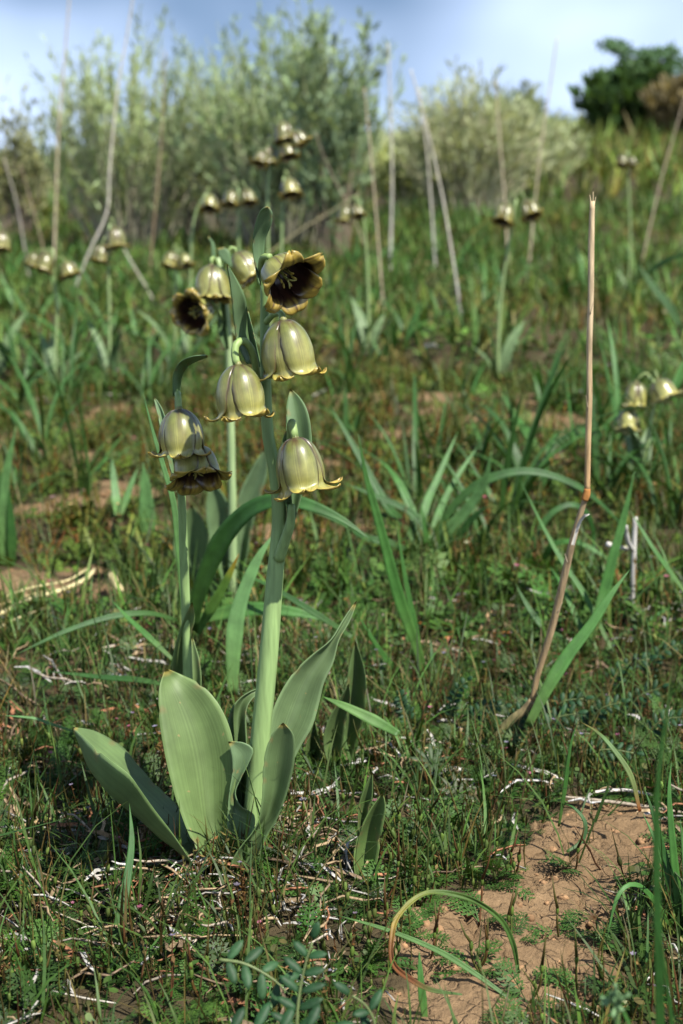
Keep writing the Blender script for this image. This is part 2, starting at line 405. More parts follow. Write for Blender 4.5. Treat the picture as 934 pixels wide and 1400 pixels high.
def ribbon(geo, path, hw, nh, fold=.25, n=5, twist=0.0, col=(.1, .2, .05), thick=0.0):
    p = np.asarray(path, float); m = len(p); T = nz(np.gradient(p, axis=0))
    nh = np.broadcast_to(np.asarray(nh, float), p.shape)
    S = nz(np.cross(T, nh)); Nn = nz(np.cross(S, T))
    tw = np.broadcast_to(np.asarray(twist, float), (m,))[:, None]
    S2 = S*np.cos(tw)+Nn*np.sin(tw); N2 = -S*np.sin(tw)+Nn*np.cos(tw)
    s = np.linspace(-1, 1, n); hw = np.broadcast_to(np.asarray(hw, float), (m,))
    g = p[:, None]+S2[:, None]*(hw[:, None]*s[None])[..., None]+N2[:, None]*(fold*hw[:, None]*np.abs(s)[None]**1.4)[..., None]
    c = np.asarray(col, float)
    if c.ndim == 2: c = np.broadcast_to(c[:, None, :], (m, n, 3))
    return sheet(geo, g, c, thick)
def wprof(m, base=.55, peak=.35):
    """half-width along a grass blade, base to tip"""
    t = np.linspace(0, 1, m)
    return np.interp(t, [0, peak, .75, 1], [base, 1, .62, .02])
def pblade(pts, w, Y0, Y1, col=None, fold=.3, twist=0.0, m=26, n=5, nh=None, thick=.0004, prof=None):
    """a blade through photograph points, base first; w = full width in photograph pixels; Y from base to tip (or list)"""
    pts = np.asarray(pts, float); k = len(pts)
    Ys = np.linspace(Y0, Y1, k) if not isinstance(Y0, (list, tuple)) else np.asarray(Y0)
    Ys = np.array([y if i == 0 else min(y, GY(u, v)-.006) for i, ((u, v), y) in enumerate(zip(pts, Ys))])
    p3 = np.array([P(u, v, y) for (u, v), y in zip(pts, Ys)])
    path = cr(p3, m); hw = (prof if prof is not None else wprof(m))*w*.5*pxm(pts[0][1], float(Ys[0]))
    if nh is None: nh = nz(np.array([0, 0, CAM_H])-p3.mean(0))+np.array([.15, 0, .35])
    c = col if col is not None else [(0, (.10, .19, .055)), (.6, (.085, .20, .06)), (1, (.14, .22, .06))]
    cc = stops(np.linspace(0, 1, m), c) if isinstance(c, list) else np.asarray(c, float)
    return ribbon(Geo(), path, hw, nh, fold, n, twist, cc, thick)

BELL = [(.05, 0), (.16, .03), (.27, .13), (.365, .30), (.42, .50), (.425, .68), (.425, .81), (.49, .92), (.60, .93), (.66, .86)]
WIDE = [(.05, 0), (.22, .03), (.34, .12), (.42, .28), (.46, .46), (.49, .62), (.56, .74), (.68, .79), (.75, .72)]
SLIM = [(.05, 0), (.15, .03), (.25, .13), (.33, .32), (.375, .52), (.38, .70), (.39, .83), (.46, .94), (.57, .97), (.63, .93)]
PW2 = ([0, .1, .25, .42, .60, .74, .86, .93, .98, 1], [.06, .17, .27, .34, .36, .34, .27, .20, .11, .03])
PW = ([0, .1, .25, .42, .60, .72, .82, .90, .96, 1], [.06, .17, .27, .335, .33, .28, .20, .12, .06, .01])
def flower(parent, at, axis, L, prof=BELL, roll=0.0, rs=1.0, dark=0.0, m=26, n=15, stamens=True, cream=1.0, seed=1, name='flower', tipcurl=1.0):
    r_ = np.random.default_rng(seed)
    a = nz(axis); e1 = nz(np.cross(a, [.21, .3, .93]) if abs(a[2]) < .95 else np.cross(a, [0, 1., .1])); e2 = np.cross(a, e1)
    at = np.asarray(at, float)
    def W(r, th, h): return at+a*(h*L)[..., None]+(r*L*np.cos(th))[..., None]*e1+(r*L*np.sin(th))[..., None]*e2
    rec = Geo(); tube(rec, [at-a*L*.05, at, at+a*L*.05], [L*.05, L*.075, L*.06], (.17, .17, .07), 8)
    body = obj(name, rec, M_STEM, parent)
    pr = cr(np.array(prof), m); t = np.linspace(0, 1, m); w = np.interp(t, *(PW2 if prof is WIDE else PW))
    s = np.linspace(-1, 1, n)
    for k in range(6):
        inner = k % 2
        g = Geo(); th0 = roll+k*math.pi/3+r_.uniform(-.06, .06)
        rr = pr[:, 0]*rs*(.90 if inner else 1.0); hh = pr[:, 1].copy()
        tipk = r_.uniform(.2, 2.0)*tipcurl
        late = sstep(.72, 1, t)
        rr = rr+late*(tipk-1)*.10; hh = hh-late*(tipk-1)*.06+r_.uniform(-.025, .02)*t
        ww = w*(.96 if inner else 1.06)*r_.uniform(.95, 1.05)
        Rg = rr[:, None]+.045*(1-s**2)[None]*(sstep(.05, .3, t)*(1-sstep(.6, .85, t)))[:, None]+.03*(s**2)[None]*sstep(.6, .85, t)[:, None]
        Rg = Rg-.012*(np.exp(-(s/.16)**2))[None]*sstep(.08, .3, t)[:, None]*(1-sstep(.7, .9, t))[:, None]
        Rg = Rg+.022*np.sin(s*5+k*2.1)[None]*sstep(.62, .9, t)[:, None]
        TH = th0+s[None]*np.minimum(ww/np.maximum(rr, .12), 1.0)[:, None]
        Hg = np.broadcast_to(hh[:, None], Rg.shape)-.03*(s**2)[None]*sstep(.6, .9, t)[:, None]
        grid = W(Rg, TH, Hg)
        tt = t[:, None]*np.ones((1, n)); ss = np.abs(s)[None]*np.ones((m, 1)); sg = s[None]*np.ones((m, 1))
        st = vnoise(sg*13+5*k+seed, tt*2.2, seed)+.6*vnoise(sg*31+9*k, tt*3, seed+3)
        green = np.array([.15, .175, .045]); cr_ = np.array([.36, .35, .095])*cream
        f = sstep(.12, .62, tt)*(1-.45*ss)
        oc = green*(1-f[..., None])+cr_*f[..., None]
        oc = oc*(1+.55*st[..., None])
        brown = np.array([.085, .045, .024])
        bz = np.clip((np.exp(-(sg/.07)**2)*(1-sstep(.15, .75, tt))*(.9 if inner else .55)+sstep(.80, 1.0, ss)*.85*(1-sstep(.68, .9, tt))+(1-sstep(.0, .22, tt))*.65+.5*sstep(.08, .35, st)*(1-sstep(.4, .9, tt))), 0, 1)
        oc = oc*(1-bz[..., None])+brown*bz[..., None]
        yel = np.array([.56, .43, .085])*(.8+.2*cream); yf = sstep(.76, .88, tt+.06*st)
        oc = oc*(1-yf[..., None])+yel*(1+.2*st[..., None])*yf[..., None]
        bf = sstep(.93, 1.0, tt)*.7; oc = oc*(1-bf[..., None])+np.array([.25, .13, .03])*bf[..., None]
        dk = np.array([.030, .011, .006]); gold = np.array([.40, .29, .05])
        gf = sstep(.66, .90, tt+.18*st+.04*(1-ss)); ln = np.exp(-(sg/.09)**2)*(1-sstep(.85, 1, tt))*.85
        ic = dk*(1-gf[..., None])+gold*(1+.5*st[..., None])*gf[..., None]
        ic = ic*(1-ln[..., None])+np.array([.06, .02, .008])*ln[..., None]
        if cream > 1.2: ic = np.broadcast_to(np.array([.5, .48, .22]), ic.shape)
        # decide which side faces outward so that the outer colour lands there
        nr = grid_normals(grid); outw = nz(grid-(at+a*((grid-at)@a)[..., None]))
        if np.mean(np.sum(nr*outw, -1)) < 0:
            grid = grid[:, ::-1]; oc = oc[:, ::-1]; ic = ic[:, ::-1]
        sheet(g, grid, oc*(1-dark), L*.014, ic)
        obj('petal', g, M_PETAL, body)
    if stamens:
        for k in range(6):
            th = roll+k*math.pi/3+.3; g = Geo()
            q = [at+a*L*.05+(e1*math.cos(th)+e2*math.sin(th))*L*.04, at+a*L*.3+(e1*math.cos(th)+e2*math.sin(th))*L*.12, at+a*L*.52+(e1*math.cos(th)+e2*math.sin(th))*L*.15]
            tube(g, cr(q, 6), L*.014, (.30, .28, .08), 5)
            blob(g, q[2], (L*.028, L*.028, L*.075), (.36, .27, .06), 4, 6, axis=a+.5*(e1*math.cos(th)+e2*math.sin(th)))
            obj('stamen', g, M_STEM, body)
        g = Geo(); tube(g, [at+a*L*.05, at+a*L*.25, at+a*L*.3, at+a*L*.5], [L*.05, L*.055, L*.022, L*.02], (.25, .30, .09), 6)
        for k in range(3):
            th = k*2.09; d = e1*math.cos(th)+e2*math.sin(th)
            tube(g, cr([at+a*L*.5, at+a*L*.6+d*L*.05, at+a*L*.66+d*L*.13], 5), [L*.018]*4+[L*.01], (.33, .31, .10), 5)
        obj('pistil', g, M_STEM, body)
    return body
def stem_part(parent, pts, widths, col, name='stem', sides=12, m=40, mat=None):
    p3 = PP(pts); path = cr(p3, m)
    w = np.interp(np.linspace(0, 1, m), np.linspace(0, 1, len(widths)), widths)*.5
    sc = np.interp(np.linspace(0, 1, m), np.linspace(0, 1, len(pts)), [pxm(v, y) for _, v, y in pts])
    c = stops(np.linspace(0, 1, m), col) if isinstance(col, list) else col
    g = Geo(); tube(g, path, w*sc, c, sides); return obj(name, g, mat or M_STEM, parent)
def L3(left, right, Y, dY=0.0, sk=0.0):
    """edge curves from photograph outlines; Y may be (tip, base)"""
    y0, y1 = Y if isinstance(Y, tuple) else (Y, Y)
    f = lambda c, o: PP([(u, v, y0+(y1-y0)*i/(len(c)-1)+o) for i, (u, v) in enumerate(c)])
    a = f(left, 0); b = f(right, sk); b[0] = a[0] if left[0] == right[0] else b[0]
    if dY == 0: return [a, b]
    m = 12; A = cr(a, m); B = cr(b, m); mm = (A+B)/2
    mm[:, 1] += dY*np.sin(np.linspace(0, math.pi*.75, m))
    return [A, mm, B]

STC = [(0, (.20, .29, .12)), (.5, (.225, .325, .14)), (1, (.16, .25, .10))]
# ------------------------------------------------------------------ the tall fritillary in focus
Y0 = 0.834
b0 = P(330, 1178, Y0)
frit = thing('fritillary', (b0[0], b0[1], float(ter(b0[0], b0[1]))), 'tall sharp fritillary with four greenish bell flowers and broad grey green basal leaves', 'flower')
stem_part(frit, [(335, 1190, .842), (347, 1110, .848), (356, 1010, .85), (367, 900, .852), (375, 800, .855), (382, 715, .856), (377, 650, .855), (366, 590, .855), (363, 500, .855), (362, 430, .854), (361, 380, .85)], [26, 28, 28, 27, 26, 24, 21, 18, 16, 14, 10], STC)
stem_part(frit, [(381, 765, .852), (390, 738, .848), (397, 715, .844), (399, 690, .842)], [16, 15, 13, 9], STC, 'branch', 10, 14)
leafs = [
 # broad front leaf
 (L3([(227, 914), (219, 935), (217, 962), (219, 992), (224, 1022), (232, 1060), (245, 1105), (263, 1150), (287, 1190)],
     [(227, 914), (242, 920), (260, 927), (281, 941), (299, 963), (312, 990), (320, 1022), (322, 1060), (319, 1100), (314, 1150), (311, 1192)], (.862, .822), .012, .010), LEAFC, 0),
 # right leaf with the twisted tip
 (L3([(488, 821), (474, 838), (466, 856), (452, 876), (430, 893), (410, 910), (393, 933), (377, 960), (369, 990), (362, 1030), (348, 1085), (338, 1130)],
     [(488, 821), (486, 838), (474, 854), (464, 872), (458, 900), (446, 925), (438, 950), (432, 980), (420, 1006), (404, 1032), (386, 1075), (360, 1130)], (.875, .845), .010), (.195, .28, .14), 0),
 # small front leaf wrapping the base
 (L3([(387, 988), (375, 1000), (365, 1022), (360, 1052), (359, 1090), (352, 1128), (336, 1150), (322, 1168), (313, 1192)],
     [(387, 988), (398, 998), (403, 1014), (402, 1042), (396, 1070), (388, 1096), (376, 1125), (361, 1150), (346, 1197)], (.815, .812), .010), (.15, .225, .10), 0),
 # wavy inner leaf
 (L3([(312, 1014), (317, 1034), (318, 1055), (314, 1085), (311, 1120), (309, 1150), (308, 1190)],
     [(312, 1014), (330, 1015), (346, 1020), (341, 1040), (331, 1060), (322, 1078), (323, 1094), (333, 1106), (347, 1114), (349, 1128), (340, 1146), (326, 1190)], (.846, .834), .004), (.19, .29, .15), 0),
 # back leaf bending over
 (L3([(358, 940), (340, 947), (322, 961), (313, 982), (312, 1010), (316, 1060), (322, 1120)],
     [(358, 946), (348, 952), (338, 966), (336, 987), (337, 1012), (338, 1060), (336, 1120)], (.895, .862), .012), (.13, .20, .085), 0),
]
for cvs, c, wv in leafs: obj('leaf', leaf_geo(cvs, 40, 13, c, wave=wv), M_LEAF, frit)
# the folded leaf lying to the left: near edge, keel, far edge
lf = leaf_geo([PP([(100, 994, .845), (130, 1022, .812), (155, 1042, .798), (177, 1059, .793), (191, 1078, .795), (213, 1109, .802), (236, 1139, .81), (262, 1178, .818)]),
               PP([(100, 994, .845), (112, 1022, .836), (124, 1050, .826), (150, 1083, .818), (172, 1103, .816), (198, 1124, .816), (222, 1146, .82), (248, 1166, .824), (272, 1190, .828)]),
               PP([(100, 994, .845), (126, 998, .866), (150, 1009, .882), (172, 1025, .892), (188, 1045, .894), (211, 1070, .888), (241, 1100, .872), (262, 1135, .855), (287, 1180, .838)])], 40, 19, (.17, .255, .105))
obj('leaf', lf, M_LEAF, frit)
BR = (.18, .285, .15)
for cvs, c in [
 (L3([(366, 283), (356, 289), (349, 310), (346, 335), (349, 362), (355, 390)], [(368, 283), (373, 292), (371, 308), (363, 328), (361, 358), (358, 390)], (.83, .846), .004, .012), BR),
 (L3([(311, 361), (315, 385), (318, 415), (320, 440), (325, 470), (338, 498)], [(311, 361), (325, 384), (336, 408), (338, 432), (336, 465), (344, 498)], (.80, .842), .004, .014), BR),
 (L3([(338, 424), (335, 450), (340, 478), (350, 503)], [(338, 424), (346, 452), (352, 480), (357, 503)], (.866, .862), .004), (.12, .20, .09)),
 (L3([(397, 531), (391, 560), (392, 595), (390, 640), (394, 716)], [(397, 531), (415, 550), (424, 580), (424, 630), (401, 718)], (.872, .85), .006), (.14, .23, .11)),
 (L3([(390, 590), (383, 620), (384, 655), (392, 690)], [(394, 588), (394, 625), (396, 655), (399, 690)], (.846, .85), .003), (.12, .20, .09)),
]: obj('bract', leaf_geo(cvs, 28, 9, c), M_LEAF, frit)
PED = (.21, .29, .11)
stem_part(frit, [(361, 385, .852), (357, 366, .846), (360, 352, .838), (370, 351, .834)], [9, 9, 9, 9], PED, 'pedicel', 8, 14)
stem_part(frit, [(364, 440, .853), (374, 430, .846), (384, 429, .838), (387, 438, .834)], [10, 9, 9, 9], PED, 'pedicel', 8, 14)
stem_part(frit, [(353, 530, .852), (349, 498, .845), (342, 475, .84), (332, 466, .836), (323, 471, .832), (321, 484, .83), (324, 499, .828)], [10, 10, 10, 11, 11, 11, 11], PED, 'pedicel', 10, 20)
stem_part(frit, [(396, 640, .846), (397, 600, .842), (399, 578, .836), (403, 599, .832)], [8, 9, 12, 12], PED, 'pedicel', 10, 14)
px0 = pxm(500, .834)
flower(frit, P(372, 352, .835)+np.array([.001, .003, -.004]), (.52, -.64, -.50), 67*px0, WIDE, .35, 1.05, seed=3)
flower(frit, P(387, 437, .834), (.16, -.06, -1), 85*px0, BELL, .85, .95, seed=5)
flower(frit, P(325, 498, .828), (.10, -.10, -1), 80*px0, BELL, .95, .93, seed=8)
flower(frit, P(403, 598, .832), (.16, -.10, -1), 83*px0, SLIM, 1.5, .98, seed=12, tipcurl=1.25)

# ------------------------------------------------------------------ the shorter fritillary to its left
b1 = P(258, 1085, .93)
frit2 = thing('fritillary', (b1[0], b1[1], float(ter(b1[0], b1[1]))), 'slender fritillary left of the tall one, two bells hanging close one above the other', 'flower')
stem_part(frit2, [(262, 1095, .93), (258, 960, .925), (253, 800, .92), (249, 690, .915), (246, 610, .912), (243, 545, .905)], [16, 15, 13, 13, 11, 9], STC)
px1 = pxm(600, .90)
stem_part(frit2, [(243, 548, .905), (243, 538, .899), (244, 545, .893), (245, 560, .89)], [8, 9, 9, 9], PED, 'pedicel', 8, 12)
stem_part(frit2, [(247, 625, .912), (256, 612, .904), (264, 612, .896), (268, 618, .89)], [8, 8, 8, 8], PED, 'pedicel', 8, 12)
flower(frit2, P(245, 559, .89), (.06, -.12, -1), 70*px1, BELL, 1.5, .98, seed=21)
flower(frit2, P(263, 612, .896), (.18, -.52, -.84), 66*px1, WIDE, .1, .96, seed=24)
for cvs, c in [
 (L3([(284, 486), (262, 488), (246, 496), (237, 514), (237, 542)], [(284, 489), (270, 494), (258, 501), (249, 516), (247, 542)], (.87, .902), .004, .010), BR),
 (L3([(210, 542), (213, 555), (217, 572), (223, 600), (240, 670)], [(210, 542), (220, 556), (227, 575), (240, 610), (248, 672)], (.93, .92), .004), BR),
]: obj('bract', leaf_geo(cvs, 24, 7, c), M_LEAF, frit2)
for cvs, c in [
 (L3([(263, 823), (251, 848), (241, 880), (234, 920), (236, 1000), (250, 1090)], [(263, 823), (267, 840), (263, 862), (259, 892), (262, 1000), (266, 1090)], (.915, .925), .008), LEAFC),
 (L3([(262, 868), (258, 900), (257, 940), (256, 1090)], [(262, 868), (270, 895), (275, 932), (268, 1090)], (.945, .93), .006), (.20, .29, .12)),
]: obj('leaf', leaf_geo(cvs, 28, 9, c), M_LEAF, frit2)
obj('leaf', pblade([(252, 860), (246, 770), (238, 692), (224, 640), (209, 590), (195, 535)], 10, .95, .96, [(0, (.13, .22, .08)), (1, (.13, .24, .12))]), M_BLADE, frit2)

# ------------------------------------------------------------------ the third fritillary, behind
b2 = G(318, 835); Y3 = float(b2[1])
frit3 = thing('fritillary', b2, 'blurred fritillary just behind with a pale stem and three crowded flowers', 'flower')
stem_part(frit3, [(318, 838, Y3), (318, 700, Y3), (315, 560, Y3), (312, 450, Y3), (305, 390, Y3), (298, 352, Y3)], [13, 12, 11, 11, 9, 6], [(0, (.25, .34, .17)), (1, (.27, .35, .19))])
px3 = pxm(420, Y3)
flower(frit3, P(283, 420, Y3-.02), (-.55, -.78, -.18), 48*px3, WIDE, .2, 1.0, m=18, n=11, seed=31)
flower(frit3, P(289, 362, Y3-.02), (.05, -.25, -1), 52*px3, BELL, .3, 1.0, m=18, n=11, seed=33)
flower(frit3, P(322, 346, Y3-.01), (.55, -.2, -.75), 46*px3, BELL, .8, .95, m=18, n=11, seed=35)
stem_part(frit3, [(311, 450, Y3), (298, 425, Y3-.01), (288, 412, Y3-.02), (283, 420, Y3-.02)], [6, 6, 6, 6], PED, 'pedicel', 6, 10)
stem_part(frit3, [(307, 400, Y3), (296, 362, Y3-.01), (290, 352, Y3-.02), (289, 363, Y3-.02)], [6, 6, 6, 6], PED, 'pedicel', 6, 10)
stem_part(frit3, [(303, 380, Y3), (312, 345, Y3-.01), (320, 338, Y3-.01), (322, 347, Y3-.01)], [6, 6, 6, 6], PED, 'pedicel', 6, 10)
for cvs, c in [
 (L3([(284, 325), (288, 332), (289, 345), (290, 362)], [(286, 323), (293, 333), (295, 346), (294, 362)], Y3, 0), BR),
 (L3([(298, 340), (300, 352), (310, 360), (316, 366)], [(306, 338), (314, 345), (316, 356), (318, 364)], Y3-.03, 0), BR),
 (L3([(303, 400), (298, 430), (300, 460), (309, 478)], [(305, 398), (309, 430), (311, 455), (313, 478)], Y3-.01, .004), (.10, .17, .07)),
]: obj('bract', leaf_geo(cvs, 16, 7, c), M_LEAF, frit3)
for cvs, c in [
 (L3([(286, 660), (282, 700), (288, 740), (303, 790), (312, 838)], [(286, 660), (305, 675), (319, 710), (325, 760), (322, 838)], Y3, .012), (.155, .24, .115)),
 (L3([(363, 610), (345, 640), (326, 680), (321, 725), (316, 838)], [(363, 610), (366, 640), (357, 680), (344, 725), (326, 838)], Y3+.01, .012), (.185, .28, .15)),
 (L3([(262, 690), (243, 720), (238, 760), (262, 800), (300, 838)], [(262, 690), (278, 712), (288, 745), (295, 790), (310, 838)], Y3+.03, .012), (.16, .25, .11)),
]: obj('leaf', leaf_geo(cvs, 24, 9, c), M_LEAF, frit3)

# ------------------------------------------------------------------ young single-leaf fritillaries
ya = G(465, 1056); YA = float(ya[1])
sd = thing('seedling', ya, 'dark green cluster of three pointed leaves right of the tall fritillary base', 'plant')
for cvs, c in [
 (L3([(486, 876), (480, 900), (474, 932), (467, 970), (461, 1012), (459, 1060)], [(486, 876), (498, 915), (501, 950), (497, 980), (490, 1012), (474, 1060)], YA, .012), (.13, .20, .075)),
 (L3([(477, 935), (460, 964), (446, 994), (443, 1020), (452, 1060)], [(477, 935), (479, 960), (471, 1000), (463, 1060)], (YA-.02, YA-.012), .008), (.155, .23, .09)),
 (L3([(430, 985), (419, 1018), (412, 1055)], [(430, 985), (438, 1020), (446, 1058)], YA, .008), (.13, .20, .07)),
]: obj('leaf', leaf_geo(cvs, 24, 9, c), M_LEAF, sd)
yb = G(497, 1208); YB = float(yb[1])
sd2 = thing('seedling', yb, 'pair of small upright pointed leaves standing by the herbs in the centre foreground', 'plant')
for cvs, c in [
 (L3([(523, 1085), (506, 1108), (491, 1140), (484, 1172), (487, 1210)], [(523, 1085), (527, 1106), (521, 1142), (515, 1180), (506, 1212)], YB, .010), (.165, .25, .085)),
 (L3([(509, 1055), (496, 1085), (490, 1112), (489, 1200)], [(509, 1055), (509, 1090), (503, 1115), (498, 1200)], YB+.012, .006), (.14, .215, .075)),
]: obj('leaf', leaf_geo(cvs, 24, 9, c), M_LEAF, sd2)

# ------------------------------------------------------------------ the bent dead stalk
bs = G(664, 1034); YS_ = float(bs[1])
stk = thing('dead_stalk', bs, 'long bent straw coloured dead stalk standing at the right', 'stalk')
DRY = [(0, (.36, .25, .13)), (.5, (.42, .30, .17)), (1, (.45, .33, .19))]
stem_part(stk, [(803, 673, YS_-.02), (804, 610, YS_-.02), (806, 540, YS_-.021), (806, 470, YS_-.02), (808, 400, YS_-.02), (808.5, 330, YS_-.019), (810, 275, YS_-.02)], [8, 8, 8.6, 7.8, 8.4, 8.2, 9, 7], [(0, (.52, .33, .16)), (.3, (.56, .40, .22)), (.6, (.62, .48, .30)), (1, (.60, .46, .28))], 'upper_section', 10, 40, M_STRAW)
stem_part(stk, [(803, 668, YS_-.02), (802, 676, YS_-.02), (799, 684, YS_-.02)], [9, 11, 10], (.45, .20, .06), 'node', 10, 8, M_STRAW)
stem_part(stk, [(728, 958, YS_), (736, 920, YS_), (757, 850, YS_-.005), (783, 740, YS_-.015), (801, 679, YS_-.02)], [8, 9.5, 10.5, 10, 7.5], DRY, 'middle_section', 10, 40, M_STRAW)
stem_part(stk, [(664, 1038, YS_), (680, 1006, YS_), (700, 984, YS_), (716, 972, YS_), (728, 958, YS_)], [13, 13, 13, 12, 11], [(0, (.13, .14, .05)), (.6, (.18, .16, .07)), (1, (.22, .16, .09))], 'lower_section', 10, 24, M_STRAW)
for k, (du, dv, ww) in enumerate([(-3, -9, 2.2), (1, -13, 2.0), (4, -6, 2.0)]):
    g = Geo(); tube(g, cr(PP([(809+du*.6, 288, YS_-.0205), (810+du*.8, 276, YS_-.0205), (810+du*1.2, 275+dv, YS_-.021)]), 6), np.array([1, 1, .9, .8, .6, .2])*ww*.5*pxm(280, YS_), (.55, .43, .27), 5); obj('split_fibre', g, M_STRAW, stk)
for k, (u0, v0, u1, v1) in enumerate([(804, 560, 801, 540), (807, 430, 812, 410), (762, 838, 770, 822), (776, 770, 772, 756)]):
    g = Geo(); tube(g, cr(PP([(u0, v0, YS_-.0225), ((u0*2+u1)/3, (v0*2+v1)/3, YS_-.023), (u1, v1, YS_-.024)]), 5), np.array([1, .9, .7, .5, .1])*.9*pxm(500, YS_), (.52, .42, .28), 4); obj('peeling_fibre', g, M_STRAW, stk)
g = Geo(); ribbon(g, cr(PP([(783, 745, YS_-.03), (792, 715, YS_-.03), (801, 704, YS_-.035), (806, 703, YS_-.035)]), 10), [.001]*9+[.0003], (0, -1, .3), .6, 3, 0, (.7, .66, .58)); obj('sheath', g, M_STRAW, stk)

# ------------------------------------------------------------------ white forked twig
bt = G(864, 835); YT = float(bt[1])
tw = thing('dry_twig', bt, 'upright bleached white twig with two side spurs, right of the dead stalk', 'twig')
WH = (.60, .57, .52)
stem_part(tw, [(864, 838, YT), (866, 790, YT), (867, 745, YT), (869, 707, YT)], [6, 7, 7, 6], WH, 'stem', 8, 16, M_STRAW)
stem_part(tw, [(866, 753, YT), (860, 744, YT-.01), (857, 730, YT-.015), (857, 719, YT-.02)], [5, 7, 6, 3], WH, 'spur', 6, 10, M_STRAW)
stem_part(tw, [(860, 751, YT), (845, 748, YT-.01), (831, 744, YT-.02)], [5, 6, 8], WH, 'spur', 6, 8, M_STRAW)

# ------------------------------------------------------------------ grass-like blades seen singly
GRN = [(0, (.13, .19, .06)), (.4, (.085, .20, .055)), (1, (.11, .23, .08))]
DGR = [(0, (.07, .13, .035)), (.5, (.045, .12, .035)), (1, (.06, .14, .04))]
GLA = [(0, (.17, .26, .10)), (.5, (.15, .26, .12)), (1, (.16, .28, .13))]
def single(name, label, cat, pts, w, Ys, col, fold=.3, twist=0.0, mat=None, group=None, **k):
    g = pblade(pts, w, Ys[0], Ys[1], col, fold, twist, **k)
    V = g.arr()[0]; o = obj(name, g, mat or M_BLADE, None, org=V[0]); return tag(o, label, cat, group)
def tuft(name, label, base, blades, cat='grass', group=None):
    """blades: (points base first, width px, dY at tip, colour)"""
    b = G(*base); Y = float(b[1]); t = thing(name, b, label, cat, group)
    for pts, w, dy, c in blades: obj('blade', pblade(pts, w, Y, Y+dy, c), M_BLADE, t)
    return t
tuft('grass_tuft', 'grass tuft with one long upright blade right of the tall fritillary', (583, 940), [
    ([(583, 942), (572, 893), (546, 820), (528, 752), (514, 700), (500, 650), (490, 594)], 17, -.03, GRN),
    ([(580, 940), (574, 895), (566, 850), (555, 795), (542, 718)], 9, .0, GRN),
    ([(572, 950), (548, 925), (520, 890), (486, 836)], 9, -.04, GRN),
    ([(586, 940), (590, 900), (588, 870)], 6, .02, DGR)])
tuft('grass_tuft', 'tuft of wide arching dark green blades in the centre middle ground', (582, 768), [
    ([(580, 765), (556, 722), (528, 690), (490, 622), (450, 552)], 13, .12, DGR),
    ([(578, 765), (580, 700), (600, 650), (626, 590)], 12, .10, GRN),
    ([(584, 768), (596, 712), (620, 660), (655, 608)], 11, .12, GRN),
    ([(585, 768), (600, 722), (640, 672), (690, 648), (740, 647), (795, 668), (838, 705), (862, 735)], 13, .02, DGR),
    ([(588, 768), (600, 740), (636, 700), (662, 660), (672, 618)], 17, -.02, GLA),
    ([(583, 768), (540, 745), (500, 735), (462, 712), (405, 690)], 11, -.04, DGR),
    ([(590, 770), (620, 740), (650, 705), (672, 690)], 13, -.03, DGR),
    ([(584, 770), (583, 740), (576, 690)], 9, .0, GRN),
    ([(580, 770), (570, 720), (545, 660), (520, 628)], 14, .10, GRN),
    ([(586, 770), (575, 730), (560, 700), (470, 660)], 12, .05, DGR)])
tuft('grass_tuft', 'two looping dark blades behind the bent dead stalk', (726, 800), [
    ([(726, 802), (730, 745), (750, 706), (780, 690), (804, 704), (812, 745), (800, 800)], 9, .03, DGR),
    ([(735, 802), (742, 770), (756, 745), (790, 742), (830, 763), (853, 776)], 9, -.05, GRN)])
tuft('grass_tuft', 'crossing flat green blades between the dead stalk and the white twig', (795, 905), [
    ([(800, 900), (818, 840), (826, 811), (839, 758), (852, 711), (868, 643)], 16, .03, GRN),
    ([(795, 905), (776, 880), (745, 860), (722, 830), (704, 797)], 11, .05, DGR),
    ([(850, 912), (826, 868), (800, 815), (770, 770), (745, 725), (710, 655)], 8, .08, GRN),
    ([(815, 905), (850, 870), (900, 840), (934, 820)], 8, .1, DGR),
    ([(940, 815), (915, 780), (890, 745), (860, 695)], 7, .06, GRN),
    ([(812, 900), (790, 850), (768, 800), (752, 775)], 9, .08, GRN)])
single('wild_grass', 'broad flat green blade leaning over the foot of the bent dead stalk', 'grass', [(722, 992), (750, 939), (775, 898), (807, 856), (836, 812), (861, 779)], 19, (YS_-.02, YS_+.02), GRN)
single('wild_grass', 'dark blade arching behind the tall fritillary stem', 'grass', [(262, 862), (272, 812), (298, 748), (325, 712), (352, 692), (385, 684), (425, 692), (470, 712), (512, 742)], 27, (1.18, 1.12), DGR)
single('wild_grass', 'short green blade with an orange withered tip left of the tall stem', 'grass', [(270, 866), (285, 838), (305, 803), (327, 757)], 15, (1.2, 1.19), [(0, (.12, .22, .06)), (.7, (.16, .26, .06)), (.82, (.45, .35, .06)), (1, (.55, .18, .03))])
single('wild_grass', 'upright grey green blade just left of the tall fritillary stem', 'grass', [(318, 950), (319, 890), (324, 842), (337, 800), (356, 758), (378, 726)], 24, (1.1, 1.14), GLA)
single('wild_grass', 'light green blade lying level behind the tall fritillary stem', 'grass', [(262, 850), (310, 838), (350, 833), (400, 837), (452, 850)], 22, (1.26, 1.24), GRN)
single('wild_grass', 'narrow dark blade sloping down to the right behind the tall stem', 'grass', [(482, 872), (452, 852), (410, 826), (370, 802), (326, 782)], 10, (1.2, 1.25), DGR)
single('wild_grass', 'long thin blade bowed across the ground at the left', 'grass', [(242, 848), (205, 839), (154, 843), (90, 863), (18, 897)], 9, (1.23, 1.16), DGR)
single('wild_grass', 'thin blade slanting up to the left of the fritillary leaves', 'grass', [(236, 902), (200, 868), (175, 845), (152, 820)], 9, (1.14, 1.18), GRN)
single('wild_grass', 'dark blade lying level among herbs left of the big leaf', 'grass', [(236, 938), (190, 930), (140, 926), (65, 918)], 9, (1.1, 1.12), DGR)
